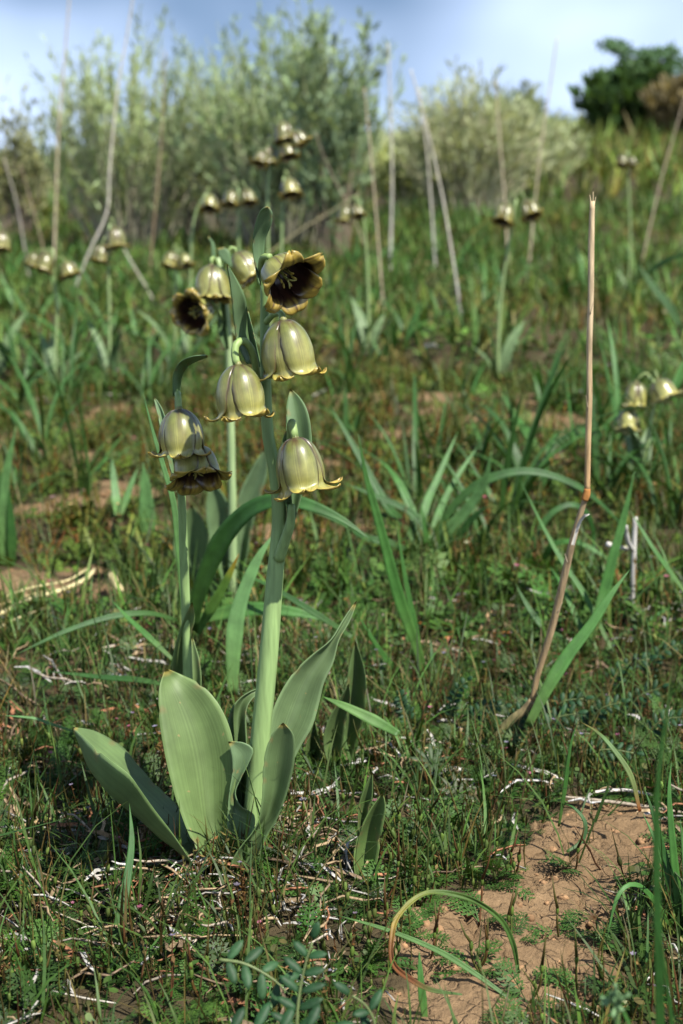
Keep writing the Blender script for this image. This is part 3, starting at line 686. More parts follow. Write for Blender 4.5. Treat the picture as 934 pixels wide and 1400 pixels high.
single('wild_grass', 'thin grey blade tip crossing the herbs at the far left', 'grass', [(100, 1000), (70, 990), (45, 982), (0, 978)], 5, (.98, .98), GLA)
single('wild_grass', 'dark green hanging blade under the folded left leaf', 'grass', [(150, 1305), (165, 1248), (174, 1200), (180, 1150), (177, 1098)], 14, (.745, .79), DGR)
single('wild_grass', 'drooping pale spotted blade beside the dark leaf cluster', 'grass', [(545, 1004), (520, 990), (480, 970), (440, 952)], 17, (.93, .95), [(0, (.10, .19, .06)), (.6, (.18, .28, .11)), (1, (.10, .2, .05))])
single('wild_grass', 'straight green blade crossing the curled red one', 'grass', [(700, 1368), (650, 1332), (600, 1301), (530, 1272), (452, 1249)], 9, (.70, .735), [(0, (.10, .18, .06)), (1, (.13, .22, .08))], .5)
single('curled_grass', 'curled loop of withering blade, green fading through yellow to red', 'grass', [(709, 1330), (702, 1292), (683, 1256), (647, 1230), (604, 1221), (574, 1226), (545, 1252), (537, 1282), (539, 1317), (562, 1340), (590, 1355), (632, 1360)], 7.5, ([.728, .728, .728, .726, .722, .716, .708, .70, .69, .68, .672, .668], 0),
       [(0, (.08, .15, .045)), (.42, (.12, .17, .05)), (.54, (.30, .25, .07)), (.62, (.38, .22, .06)), (.70, (.34, .10, .04)), (.84, (.26, .08, .05)), (.92, (.14, .17, .07)), (1, (.10, .17, .06))], .8, twist=.5*np.sin(np.linspace(0, 7, 60))+.25*np.sin(np.linspace(1, 23, 60)), m=60, prof=np.interp(np.linspace(0, 1, 60), [0, .1, .9, 1], [.6, 1, 1, .3]))
single('wild_grass', 'short vertical blade standing through the curled red loop', 'grass', [(582, 1400), (576, 1350), (573, 1300)], 12, (.68, .69), GRN)
single('wild_grass', 'thin curved blade over the top of the bare soil', 'grass', [(775, 1165), (795, 1150), (800, 1125), (785, 1105), (768, 1098)], 7, (.86, .88), DGR)
single('wild_grass', 'straight thin stem rising left of the bare soil', 'grass', [(764, 1130), (772, 1080), (780, 1020), (790, 985)], 6, (.88, .88), GRN)
single('wild_grass', 'green to red blade bending down onto the twig by the bare soil', 'grass', [(875, 1110), (862, 1060), (835, 1020), (815, 1000), (790, 985)], 8, (.87, .9), [(0, (.40, .08, .03)), (.2, (.2, .2, .08)), (.7, (.12, .2, .08)), (1, (.3, .16, .06))])
tuft('grass_tuft', 'leaning grass clump at the right edge beside the bare soil', (930, 1270), [
    ([(930, 1280), (915, 1200), (895, 1120), (880, 1075)], 12, .02, DGR),
    ([(925, 1285), (920, 1230), (900, 1160), (878, 1110)], 10, .03, GRN),
    ([(932, 1290), (922, 1180), (915, 1090), (918, 1040)], 12, .02, GRN),
    ([(935, 1290), (938, 1200), (930, 1120)], 12, .0, GLA),
    ([(928, 1300), (900, 1240), (870, 1210), (845, 1225), (828, 1290)], 9, -.03, GRN),
    ([(940, 1300), (905, 1260), (885, 1225)], 8, -.02, [(0, (.12, .2, .06)), (1, (.4, .27, .1))])])
tuft('grass_tuft', 'blurred dark foreground clump at the lower right edge', (905, 1720), [
    ([(905, 1720), (904, 1500), (900, 1300), (897, 1150), (903, 1030), (928, 890)], 13, .0, DGR),
    ([(915, 1720), (925, 1500), (905, 1300), (880, 1235)], 9, -.01, DGR),
    ([(890, 1720), (880, 1500), (850, 1380), (790, 1352)], 9, -.01, GRN)])
tuft('grass_tuft', 'upright blades cut by the left edge in the middle ground', (5, 775), [
    ([(4, 778), (5, 700), (8, 650), (22, 583)], 16, .0, GLA),
    ([(16, 778), (16, 735), (12, 668)], 14, .0, DGR),
    ([(-12, 778), (-8, 700), (2, 640)], 16, .0, GRN)])
tuft('leaf_tuft', 'single wide grey green leaf with small leaves left of the second fritillary', (203, 745), [
    ([(203, 748), (202, 720), (200, 690), (196, 632)], 24, .0, GLA),
    ([(160, 705), (158, 680), (152, 622)], 13, .05, GLA),
    ([(165, 705), (176, 672), (188, 640)], 10, .03, GRN)], 'plant')

# ------------------------------------------------------------------ straws, twigs and fallen leaves
def straw(label, pts, w, Ys=None, col=(.58, .54, .46), name='dry_straw', cat='straw', lift=.006, sides=6):
    p3 = []
    for i, (u, v) in enumerate(pts):
        q = G(u, v); p3.append(q+np.array([0, -lift*.6, lift]))
    path = cr(p3, 18); g = Geo(); k = pxm(pts[0][1], p3[0][1])
    tube(g, path, np.interp(np.linspace(0, 1, 18), [0, .2, .8, 1], [.7, 1, 1, .6])*w*.5*k, col, sides, flat=.55)
    return tag(obj(name, g, M_STRAW, None, org=p3[0]), label, cat)
TAN = (.50, .36, .18)
straw('long white straw on the ground under the folded left leaf', [(215, 1138), (150, 1158), (80, 1172), (0, 1182)], 6)
straw('tan flattened straw at the left edge among herbs', [(72, 1128), (40, 1137), (10, 1155)], 11, None, TAN)
straw('pale straw lying above the long white one at the left', [(150, 1128), (100, 1143), (30, 1166)], 6, None, (.55, .47, .33))
straw('white straw pointing right from the tall fritillary base', [(395, 1074), (440, 1062), (500, 1049)], 7, None, (.68, .66, .62))
straw('second white straw below the first near the tall fritillary', [(398, 1094), (430, 1092), (458, 1083)], 8, None, (.62, .60, .55))
straw('white twig piece behind the tall fritillary stem', [(305, 946), (330, 941), (358, 937)], 6, None, (.62, .60, .55))
straw('tan curled strip leaning right of the tall fritillary base', [(388, 1182), (405, 1150), (432, 1108)], 6, None, (.50, .33, .20))
straw('orange tipped dry strip at the foot of the tall fritillary', [(290, 1180), (315, 1190), (340, 1200)], 6, None, (.52, .26, .12))
straw('long brown twig lying across the top of the bare soil', [(768, 1098), (840, 1106), (890, 1113), (945, 1122)], 8, None, (.36, .30, .23), 'dry_twig', 'twig')
straw('white bark strip beside the twig on the bare soil', [(808, 1092), (850, 1089), (892, 1096)], 8, None, (.62, .58, .52))
straw('thin yellow straw in the bottom left litter', [(205, 1300), (250, 1282), (305, 1265)], 4, None, (.50, .38, .14))
straw('red brown stem in the bottom left litter', [(245, 1305), (290, 1340), (365, 1368)], 6, None, (.34, .15, .08))
straw('pale straw near the bottom left corner', [(75, 1365), (120, 1375), (162, 1382)], 4, None, (.56, .52, .44))
straw('grey white leaf litter strip left of centre foreground', [(118, 1192), (140, 1215), (163, 1244)], 8, None, (.52, .47, .42))
straw('pale straw under the white twig in the herbs at right', [(590, 1068), (615, 1060), (640, 1062)], 12, None, (.62, .60, .56))
straw('thin straw from the dark leaf cluster to the right', [(498, 1020), (525, 1038), (552, 1052)], 5, None, (.50, .40, .20))
straw('orange withered blade lying right of the long grass blade', [(560, 852), (600, 870), (650, 873), (705, 872)], 7, None, (.52, .20, .05))
straw('second orange withered blade above the first', [(600, 880), (640, 876), (690, 878)], 5, None, (.50, .23, .07))
straw('tan bent straw above the orange withered blades', [(655, 875), (672, 848), (700, 842), (725, 850)], 6, None, (.42, .28, .15), lift=.012)
straw('large yellow dry stem lying at the left in the middle ground', [(-8, 868), (40, 842), (85, 828), (120, 812), (132, 798)], 9, None, (.78, .68, .36), lift=.018)
straw('ragged yellow straw lying along the top of the large yellow stem', [(10, 842), (50, 828), (95, 819), (122, 803)], 5, None, (.72, .62, .32), lift=.022)
straw('third yellow straw at the left edge below the large yellow stem', [(-8, 878), (30, 858), (75, 842)], 4.5, None, (.66, .57, .32), lift=.012)
straw('thin yellow straw beside the large yellow stem', [(-5, 850), (40, 833), (90, 822)], 4, None, (.66, .54, .28), lift=.016)
straw('yellow dry leaf standing right of the large yellow stem', [(155, 806), (160, 818), (170, 832)], 12, None, (.60, .50, .26), lift=.02)
straw('faint pale straw lying far left behind the herbs', [(40, 552), (100, 545), (188, 543)], 5, None, (.52, .48, .42))
straw('slanting grey straw below the far left pale one', [(60, 552), (90, 565), (118, 580)], 5, None, (.45, .42, .36))
straw('grey straw right of the tall fritillary flowers in the middle ground', [(428, 545), (450, 535), (475, 522)], 5, None, (.42, .42, .36))
straw('small white stone-like bark piece in the middle distance', [(580, 477), (590, 476), (596, 477)], 9, None, (.7, .68, .66))
straw('small white bark piece below the white twig', [(855, 885), (864, 883), (872, 886)], 8, None, (.66, .65, .63))
straw('bleached bark fragment under the bent stalk foot', [(648, 1062), (660, 1058), (676, 1058)], 6, None, (.66, .65, .62))

MARKS = [('the curled red grass loop', 610, 1285), ('the bare soil', 790, 1180), ('the pair of small pointed leaves', 505, 1150), ('the tall fritillary base', 330, 1150), ('the folded left leaf', 170, 1070), ('the hanging dark blade', 165, 1220), ('the upright vetch sprig', 420, 1340), ('the lupine leaves', 605, 1065), ('the dead stalk foot', 680, 1010), ('the dark leaf cluster', 470, 980), ('the bottom left corner', 30, 1380), ('the left edge', 0, 1180)]
def where(u, v, marks=None):
    n, a, b = min(marks or MARKS, key=lambda m: (m[1]-u)**2+(m[2]-v)**2)
    du, dv = u-a, v-b
    far = '' if math.hypot(du, dv) > 70 else 'close '
    return (far+('right of ' if du > 0 else 'left of ') if abs(du) > abs(dv) else far+('below ' if dv > 0 else 'above '))+n

# ------------------------------------------------------------------ palmate and pinnate herbs near the camera
def leaflet(geo, base, d, up, L, w, col, cup=.15):
    d = nz(d); s = nz(np.cross(d, up)); n = np.cross(s, d)
    t = np.array([0, .2, .5, .8, 1.0]); hw = np.array([.12, .7, 1, .75, .05])*w*.5
    path = np.asarray(base)+d*(t*L)[:, None]+n*(-.12*L*t**2)[:, None]
    g = path[:, None]+s[None, None]*(hw[:, None]*np.array([-1, 0, 1.])[None])[..., None]+n[None, None]*(cup*hw[:, None]*np.array([1, 0, 1.])[None])[..., None]
    return sheet(geo, g, col, .0003)
def lupine(u, v, rpx, label, seed, col=(.085, .12, .075)):
    r_ = np.random.default_rng(seed); c = G(u, v+28); Y = float(c[1])-.004
    top = P(u, v, Y); L = rpx*pxm(v, Y); t = thing('lupine', c, label, 'plant')
    g = Geo(); tube(g, cr([c-np.array([0, 0, .004]), (c+top)/2+np.array([.002, 0, 0]), top], 8), .0007, (.10, .12, .06), 6); obj('stem', g, M_STEM, t)
    ax = nz(np.array([.1, -.55, .8]))
    e1 = nz(np.cross(ax, [0, 1, .2])); e2 = np.cross(ax, e1)
    for k in range(9):
        a = k*2*math.pi/9+r_.uniform(-.1, .1); d = e1*math.cos(a)+e2*math.sin(a)+ax*.35
        g = Geo(); leaflet(g, top, d, ax, L*r_.uniform(.85, 1.1), L*.2, np.array(col)*r_.uniform(.85, 1.2), .5); obj('leaflet', g, M_HERB, t)
lupine(590, 1043, 31, 'dark palmate lupine leaf above the white straw fragments', 1)
lupine(624, 1086, 30, 'grey palmate lupine leaf just below the other lupine leaf', 2, (.12, .13, .10))
lupine(700, 1010, 20, 'small pale star shaped leaf right of the dead stalk foot', 3, (.10, .15, .06))
lupine(812, 1255, 20, 'tiny reddish star shaped leaf on the bare soil', 4, (.17, .08, .05))

def vetch(pts, Ys, nl, Lpx, wpx, label, col=(.035, .10, .055), group=None, seed=0, side=None):
    r_ = np.random.default_rng(seed+77)
    path = cr(np.array([P(u, v, y) for (u, v), y in zip(pts, np.linspace(Ys[0], Ys[1], len(pts)))]), 40)
    base = path[0].copy(); t = thing('vetch_sprig', base, label, 'plant', group)
    g = Geo(); tube(g, path[::2], np.linspace(.0009, .0004, 20), (.11, .14, .06), 5); obj('stem', g, M_STEM, t)
    k = pxm(pts[0][1], Ys[0]); T = nz(np.gradient(path, axis=0))
    cdir = nz(np.array([0, 0, CAM_H])-path.mean(0))+np.array([0, 0, .5]); cdir = nz(cdir)
    for i in range(nl):
        j = int(4+35*i/(nl-1)) if nl > 1 else 20
        j = min(j, 39); s = nz(np.cross(T[j], cdir))
        for sg in ((-1, 1) if i < nl-1 else (0,)):
            if side is not None and sg == -side: continue
            d = s*sg+T[j]*(.55 if sg else 1)+cdir*r_.uniform(-.1, .3)
            g = Geo(); leaflet(g, path[j], d, cdir, Lpx*k*r_.uniform(.8, 1.1)*(1-.35*i/nl), wpx*k, np.array(col)*r_.uniform(.8, 1.25), .25)
            obj('leaflet', g, M_HERB, t)
vetch([(405, 1420), (408, 1370), (416, 1325), (428, 1285)], (.60, .61), 6, 40, 13, 'upright blue green vetch sprig at the bottom edge, left of centre', seed=1)
vetch([(300, 1312), (335, 1318), (372, 1338), (398, 1362)], (.62, .615), 5, 42, 14, 'blurred vetch sprig lying level at the bottom, left of the upright one', seed=2, col=(.055, .13, .075))
vetch([(300, 1412), (350, 1410), (410, 1408), (455, 1404)], (.585, .585), 5, 48, 15, 'vetch sprig cut by the bottom edge below the level one', seed=3)
vetch([(505, 1420), (512, 1400), (500, 1375), (480, 1360)], (.60, .60), 3, 36, 13, 'small vetch sprig at the bottom edge right of the upright one', seed=4)
vs = [((735, 1012), (790, 975), (30)), ((800, 1000), (850, 960), 24), ((745, 985), (800, 955), 24), ((850, 985), (905, 940), 24), ((790, 1040), (870, 1030), 26), ((880, 1010), (938, 980), 26), ((830, 940), (890, 900), 20), ((700, 1000), (735, 960), 22), ((880, 930), (930, 880), 20), ((640, 990), (690, 965), 20), ((560, 990), (545, 950), 20), ((615, 985), (640, 930), 18)]
for i, (a, b, Lp) in enumerate(vs):
    Y = GY(a[0], a[1]+14)
    vetch([a, ((a[0]+b[0])/2-4, (a[1]+b[1])/2-10), b], (Y, Y-.01), 7, Lp*.8, 7, 'dark vetch leaf of paired leaflets '+where((a[0]+b[0])/2, (a[1]+b[1])/2, [('the dead stalk foot', 690, 1000), ('the broad leaning blade', 775, 900), ('the twig on the bare soil', 850, 1105), ('the right edge blur', 915, 950), ('the white twig', 866, 830), ('the long grass blade foot', 580, 930)]), group='vetch leaves right of the dead stalk', seed=10+i)

# ------------------------------------------------------------------ storksbill herbs standing singly in the foreground
def storksbill(base, h, seed, label, group):
    r_ = np.random.default_rng(seed); t = thing('storksbill', base, label, 'plant', group)
    for k in range(r_.integers(1, 3)):
        a = r_.uniform(0, 6.28); out = np.array([math.cos(a), math.sin(a), 0])*h*.18
        red = r_.random(); sc = np.array([.16, .19, .06])*(1-red)+np.array([.20, .075, .04])*red
        hk = h*r_.uniform(.75, 1.1); top = np.asarray(base)+out+np.array([0, 0, hk*.42])
        g = Geo(); tube(g, cr([np.asarray(base)-np.array([0, 0, .003]), np.asarray(base)+out*.8+np.array([0, 0, hk*.2]), top], 7), .0006, sc, 5); st = obj('stalk', g, M_HERB, t)
        g = Geo(); blob(g, top+np.array([0, 0, .0025]), np.array([.0012, .0012, .0031])*r_.uniform(.75, 1.15), np.array([.21, .30, .08])*r_.uniform(.75, 1.2), 5, 7); obj('capsule', g, M_HERB, st)
        tip = top+np.array([r_.normal()*.003, r_.normal()*.003, hk*.6])
        g = Geo(); tube(g, [top+np.array([0, 0, .004]), (top+tip)/2, tip], [.0009, .0006, .0001], sc*.9, 5); obj('beak', g, M_HERB, st)
    for k in range(r_.integers(2, 5)):
        g = Geo(); fern(g, np.asarray(base, float), r_.uniform(0, 6.28), h*r_.uniform(.45, .7), r_.uniform(.3, .9), r_, 2); obj('leaf', g, M_HERB, t)
def fern(geo, base, az, L, el, r_, lod=1, col=(.075, .16, .04)):
    """a feathery leaf of paired lobed leaflets"""
    col = np.array(col)*r_.uniform(.75, 1.3)
    t = np.linspace(0, 1, 5); d = np.array([math.cos(az), math.sin(az), 0])
    path = base+d*(L*math.cos(el)*t)[:, None]+np.array([0, 0, 1.])*(L*math.sin(el)*t-.35*L*t**2*math.cos(el))[:, None]
    s = np.array([-d[1], d[0], 0])
    hw = np.full(5, L*.012); hw[-1] = L*.006
    V = np.concatenate([path-s*hw[:, None], path+s*hw[:, None]]); T = []
    for i in range(4): T += [(i, 5+i, 6+i), (i, 6+i, i+1)]
    V = list(V); n = 7 if lod == 2 else 6 if lod else 4
    for i in range(n):
        f = .2+.75*i/(n-1); j = min(int(f*4), 3); q = f*4-j; p = path[j]*(1-q)+path[j+1]*q; tg = nz(path[j+1]-path[j])
        ll = L*(.30 if lod >= 1 else .42)*math.sin(math.pi*(.18+.72*f)); up = np.cross(s, tg)
        for sg in (-1, 1):
            e = nz(s*sg+tg*.65+up*r_.uniform(-.05, .35)); w = nz(np.cross(e, up))*ll*(.24 if lod == 2 else .25)
            k = len(V)
            if lod == 2:
                V += [p, p+e*ll*.52+w, p+e*ll*.40, p+e*ll*.52-w, p+e*ll*.86+w*.8, p+e*ll*.86-w*.8, p+e*ll*1.05, p+e*ll*.62]
                T += [(k, k+1, k+2), (k, k+2, k+3), (k+2, k+4, k+7), (k+2, k+7, k+5), (k+7, k+4, k+6), (k+7, k+6, k+5)][:5]
            else:
                V += [p, p+e*ll*.55+w, p+e*ll*.55-w, p+e*ll]; T += [(k, k+1, k+2), (k+1, k+3, k+2)]
    geo.add(np.array(V), np.array(T), col)
spots = [(575, 1278), (562, 1252), (700, 1195), (640, 1210), (668, 1180), (765, 1280), (610, 1195), (700, 1290), (545, 1290), (735, 1130), (690, 1090), (640, 1120), (470, 1250), (420, 1230), (590, 1120), (560, 1160), (525, 1230), (655, 1260), (785, 1190), (850, 1330), (790, 1350), (720, 1370), (660, 1330)]
r_s = np.random.default_rng(5)
for i in range(30): spots.append((r_s.uniform(20, 720), r_s.uniform(1040, 1380)))
for i, (u, v) in enumerate(spots):
    b = G(u, v)
    hh = r_s.uniform(.026, .046); onsoil = bool(bare(np.array([b[0]]), np.array([b[1]]))[0] > .5)
    storksbill(b, hh, 300+i, ('tall' if hh > .039 else 'short' if hh < .032 else 'thin')+(' storksbill herb on bare soil ' if onsoil else ' storksbill herb with beaked capsule ')+where(u, v), 'storksbill herbs in the foreground')

# ------------------------------------------------------------------ fritillaries farther back
def far_frit(flowers, stem, Y, label, cream=.68, group=None, leaves=True, seed=0):
    """flowers: (u, v of the attachment, width px, axis x); stem: photograph points from top downwards"""
    r_ = np.random.default_rng(seed+900)
    last = stem[-1]; base = P(last[0], last[1], Y); base[2] = float(ter(base[0], Y))
    t = thing('fritillary', base, label, 'flower', group)
    pts = [P(u, v, Y) for u, v in stem]
    if pts[-1][2] > base[2]+.01: pts.append(base-np.array([0, 0, .01]))
    k = pxm(400, Y); path = cr(pts, 20); g = Geo(); tube(g, path, np.linspace(.0021, .0035, 20), (.24, .32, .15), 7); obj('stem', g, M_STEM, t)
    for i, (u, v, w, ax) in enumerate(flowers):
        p = P(u, v, Y-.01*(i % 2)); L = w*k*1.02
        flower(t, p, (ax, -.3+r_.uniform(-.3, .1), -1), L, WIDE if i == 1 and len(flowers) > 2 else BELL, r_.uniform(0, 2), r_.uniform(.85, 1.05), m=12, n=7, stamens=False, cream=cream, seed=seed*10+i)
        j = int(np.argmin(np.abs(path[:, 2]-p[2]-.0))); g = Geo()
        tube(g, cr([path[j], (path[j]+p)/2+np.array([0, 0, L*.35]), p+np.array([0, 0, .001])], 8), .0013, (.22, .28, .12), 5); obj('pedicel', g, M_STEM, t)
    if leaves:
        for i in range(3):
            a = r_.uniform(0, 6.28); d = np.array([math.cos(a), math.sin(a), 0]); Lf = r_.uniform(.05, .15)
            q = [base-np.array([0, 0, .01]), base+d*Lf*.25+np.array([0, 0, Lf*.5]), base+d*Lf*.6+np.array([0, 0, Lf*.85])]
            g = Geo(); ribbon(g, cr(q, 10), np.array([.4, .7, .9, 1, 1, .95, .85, .65, .35, .02])*r_.uniform(.006, .012), -d+np.array([0, -.5, .6]), .3, 5, 0, (.17, .26, .12), .0005); obj('leaf', g, M_LEAF, t)
    return t
far_frit([(386, 166, 30, .1), (402, 180, 26, .6), (371, 200, 26, -.2), (390, 196, 24, .3), (362, 206, 24, -.4)], [(380, 168), (372, 215), (367, 250), (366, 300), (368, 420), (372, 510)], 2.75, 'tall blurred fritillary whose rusty flower cluster stands above the focused one', .5, seed=1)
far_frit([(394, 244, 28, .2)], [(388, 242), (386, 300), (384, 400), (384, 505)], 2.9, 'blurred fritillary with one pale bell right of the rusty cluster', 1.0, seed=2)
far_frit([(287, 266, 25, 0)], [(283, 264), (268, 290), (262, 340), (258, 480)], 3.1, 'blurred fritillary with one cream bell at the upper left of the group', 1.0, seed=3)
far_frit([(317, 260, 24, -.1), (336, 258, 24, .3)], [(326, 256), (326, 320), (330, 420), (332, 475)], 3.2, 'blurred fritillary with two bells behind the focused flowers', seed=4)
far_frit([(474, 282, 24, -.2), (486, 280, 20, .3)], [(484, 268), (496, 290), (503, 380), (504, 460)], 3.2, 'blurred fritillary right of centre with two brownish bells on a bent stem', seed=5)
far_frit([(157, 310, 30, .1), (140, 335, 26, -.2)], [(150, 306), (148, 360), (150, 430), (150, 480)], 2.8, 'blurred fritillary at the left with two tan bells crossed by a dry stalk', seed=6)
far_frit([(236, 344, 24, -.2), (250, 346, 22, .3)], [(242, 340), (240, 400), (240, 470)], 3.1, 'blurred fritillary with pinkish flowers left of the third fritillary', 1.0, seed=7)
far_frit([(66, 346, 28, -.3), (90, 358, 26, .3), (48, 346, 20, -.4)], [(72, 340), (74, 380), (78, 420), (76, 490)], 2.8, 'blurred fritillary at the far left under a dry stalk', seed=8)
far_frit([(2, 316, 28, 0)], [(-4, 312), (-6, 380), (-6, 470)], 2.9, 'blurred fritillary bell cut by the left edge', 1.0, seed=9)
far_frit([(694, 278, 32, -.3), (719, 274, 28, .4)], [(706, 272), (696, 330), (686, 400), (682, 455)], 2.9, 'blurred fritillary with two tan bells right of centre below the brush', seed=10)
far_frit([(852, 212, 17, -.2), (862, 214, 14, .3)], [(858, 206), (860, 270), (862, 330)], 4.4, 'far rusty fritillary flower near the right skyline', .45, seed=11)
YR = 1.95
tr = far_frit([(870, 522, 38, 0), (899, 520, 36, .45), (858, 558, 36, -.05)], [(886, 515), (896, 530), (886, 600), (876, 660)], YR, 'pale cream fritillary with three hanging bells at the right edge', 1.3, seed=12)
bt_ = P(876, 660, YR)

# ------------------------------------------------------------------ tall dry stalks in the background
def dry_stalk(pts, Y, w, label, col=(.58, .48, .33), low=None, group='tall dry stalks in the background'):
    Y = min(max(GY(*pts[-1])*.9, Y*1.2), 5.2)
    p3 = [P(u, v, Y) for u, v in pts]
    zz = float(ter(p3[-1][0], Y)); dd = p3[-1]-p3[-2]
    if p3[-1][2] > zz: p3.append(p3[-1]+dd*(p3[-1][2]-zz+.01)/max(abs(dd[2]), .02)*np.array([.8, 0, 1]))
    path = cr(p3, 40); k = pxm(300, Y); c = stops(np.linspace(0, 1, 40), [(0, col), (.55, col), (1, low or col)])
    g = Geo(); tube(g, path, np.linspace(.5, 1, 40)*w*.21*k, c, 7)
    return tag(obj('dry_stalk', g, M_STRAW, None, org=p3[-1]), label, 'stalk', group)
PALE = (.66, .61, .50)
dry_stalk([(97, -30), (90, 60), (80, 180), (75, 320)], 2.9, 9, 'tall straight dry stalk near the left edge reaching the sky')
s2 = dry_stalk([(186, -30), (175, 40), (160, 130), (150, 230), (146, 290), (122, 345), (93, 416)], 2.8, 10, 'tall pale dry stalk kinked above the left fritillaries', PALE)
dry_stalk([(226, 70), (221, 180), (216, 250), (209, 322)], 3.4, 7, 'thin brown dry stalk before the left shrub', (.36, .26, .16))
dry_stalk([(155, 312), (176, 352), (203, 398)], 2.85, 7, 'short broken stalk slanting from the kinked one', PALE)
dry_stalk([(498, 120), (506, 200), (513, 280), (524, 420)], 3.1, 8, 'dry stalk right of the main shrub, leaning left')
dry_stalk([(531, 60), (534, 150), (536, 250), (534, 345)], 3.0, 9, 'whitish upright dry stalk right of the main shrub', PALE, (.66, .64, .60))
dry_stalk([(562, 95), (585, 180), (605, 270), (622, 372), (630, 430)], 2.9, 9, 'long dry stalk slanting across the pale brush', PALE, (.60, .58, .54))
dry_stalk([(573, 120), (584, 210), (591, 300)], 3.3, 8, 'upright dry stalk behind the slanting one', PALE, (.64, .62, .6))
dry_stalk([(678, 110), (683, 190), (689, 262)], 3.6, 8, 'short upright dry stalk in the middle of the pale brush')
dry_stalk([(762, 50), (752, 120), (741, 190), (733, 260)], 3.6, 8, 'tall dry stalk leaning right at the end of the pale brush')
dry_stalk([(938, 128), (920, 190), (903, 250)], 4.2, 7, 'dry stalk leaning in at the right edge before the dark shrub')
dry_stalk([(430, 180), (452, 235), (478, 285)], 4.0, 5, 'thin bent dry stem in front of the main shrub', (.42, .34, .24))
dry_stalk([(492, 264), (455, 288), (400, 322)], 3.0, 7, 'dry stem leaning left behind the focused fritillary', (.40, .36, .20))
dry_stalk([(5, 215), (22, 275), (32, 330)], 3.6, 7, 'grey dry stalk at the far left edge', (.46, .42, .36))
dry_stalk([(28, 225), (52, 310), (60, 345)], 3.8, 6, 'brown dry stalk next to the far left one', (.38, .29, .2))

# ------------------------------------------------------------------ shrubs and the tree on the skyline
def shrub(name, label, u, vbase, vtop, halfw_px, Y, nst, col, seed, leafL=.03, leafw=.006, dense=16, spread=.6, wood=(.20, .16, .11), arch=.15, twig=(.20, .23, .10), cat='shrub', group=None, droop=0.0):
    r_ = np.random.default_rng(seed); c = P(u, vbase, Y); c[2] = float(ter(c[0], Y))-.02
    k = pxm(300, Y); H = P(u, vtop, Y)[2]-c[2]; W = halfw_px*k
    t = thing(name, c, label, cat, group)
    gw = Geo(); LV = []; LT = []; LC = []; n = 0
    for i in range(nst):
        a = r_.uniform(0, 6.28); rad = math.sqrt(r_.random()); hh = H*(r_.uniform(.6, 1.06))*(1-.22*rad**2)
        off = np.array([math.cos(a)*W*rad, math.sin(a)*W*rad*spread, 0])
        p0 = c+off*.28; p2 = c+off+np.array([r_.normal()*W*.08, r_.normal()*W*.08, hh]); p1 = p0*.45+p2*.55+np.array([0, 0, hh*arch*r_.uniform(-.6, 1)])
        if droop: p2 = p2-np.array([0, 0, droop*hh*rad])
        path = cr([p0, p1, p2], 9); tube(gw, path, np.linspace(.006, .0012, 9)*H, stops(np.linspace(0, 1, 9), [(0, wood), (.5, wood), (1, twig)]), 4, False)
        for q in range(5):
            f = r_.uniform(.25, .95); j = int(f*8); b = path[j]; d = nz(nz(path[j+1]-path[j])+r_.normal(size=3)*.30+np.array([0, 0, .25])); Lt = H*r_.uniform(.12, .28)
            e = b+d*Lt+np.array([0, 0, Lt*.15]); tp = np.array([b, (b+e)/2, e]); tube(gw, tp, np.array([.0025, .0018, .0008])*H, twig, 3, False)
            m = dense; f2 = r_.random(m)[:, None]; pos = b*(1-f2)+e*f2
            dd = nz(d+r_.normal(size=(m, 3))*.55+np.array([0, 0, .25])); ss = nz(np.cross(dd, r_.normal(size=(m, 3))))
            ln = leafL*r_.uniform(.6, 1.3, (m, 1)); wv = leafw*r_.uniform(.7, 1.3, (m, 1))
            V = np.stack([pos, pos+dd*ln*.5+ss*wv, pos+dd*ln, pos+dd*ln*.5-ss*wv], 1)
            base = (np.arange(m)*4)[:, None]; T = np.concatenate([base+np.array([[0, 1, 2]]), base+np.array([[0, 2, 3]])])
            LV.append(V.reshape(-1, 3)); LT.append(T+n); n += m*4
            cc = np.asarray(col)*r_.uniform(.65, 1.35)*(1+r_.normal(size=(m, 1))*.15); LC.append(np.repeat(np.clip(cc, .01, 1), 4, 0))
    obj('branches', gw, M_WOOD, t)
    g = Geo(); g.add(np.vstack(LV), np.vstack(LT), np.vstack(LC)); o = obj('foliage', g, M_SHRUB, t); o['kind'] = 'stuff'
    return t
shrub('shrub', 'large feathery green shrub at centre left against the sky', 385, 320, 20, 150, 6.3, 110, (.25, .31, .19), 1, .05, .0042, 18, twig=(.32, .36, .2), wood=(.24, .23, .16))
shrub('shrub', 'pale green open shrub at the left behind dry stalks', 175, 315, 62, 140, 6.6, 85, (.27, .32, .19), 2, .05, .0042, 16, twig=(.34, .37, .2), wood=(.26, .24, .17))
shrub('shrub', 'low brownish shrub at the far left edge', 20, 300, 145, 62, 7.4, 40, (.24, .24, .15), 3, .04, .008, 10, wood=(.22, .17, .14))
shrub('shrub', 'dense dark shrub right of the large feathery one', 455, 312, 40, 62, 5.9, 45, (.17, .22, .145), 4, .05, .007, 13)
shrub('brush', 'pale straw coloured brush of arching stems right of centre', 640, 300, 95, 112, 7.2, 190, (.31, .33, .22), 5, .06, .005, 6, wood=(.52, .48, .33), arch=.3, twig=(.50, .47, .3), droop=.3)
shrub('brush', 'second pale brush with upright stems before the right hill', 745, 275, 150, 62, 9.0, 100, (.30, .33, .21), 6, .06, .005, 6, wood=(.52, .48, .33), arch=.2, twig=(.42, .38, .22), droop=.2)
shrub('brush', 'low grey brush under the pale arching brush', 560, 305, 175, 70, 8.0, 70, (.28, .30, .16), 7, .05, .006, 9, wood=(.34, .31, .24), droop=.15)
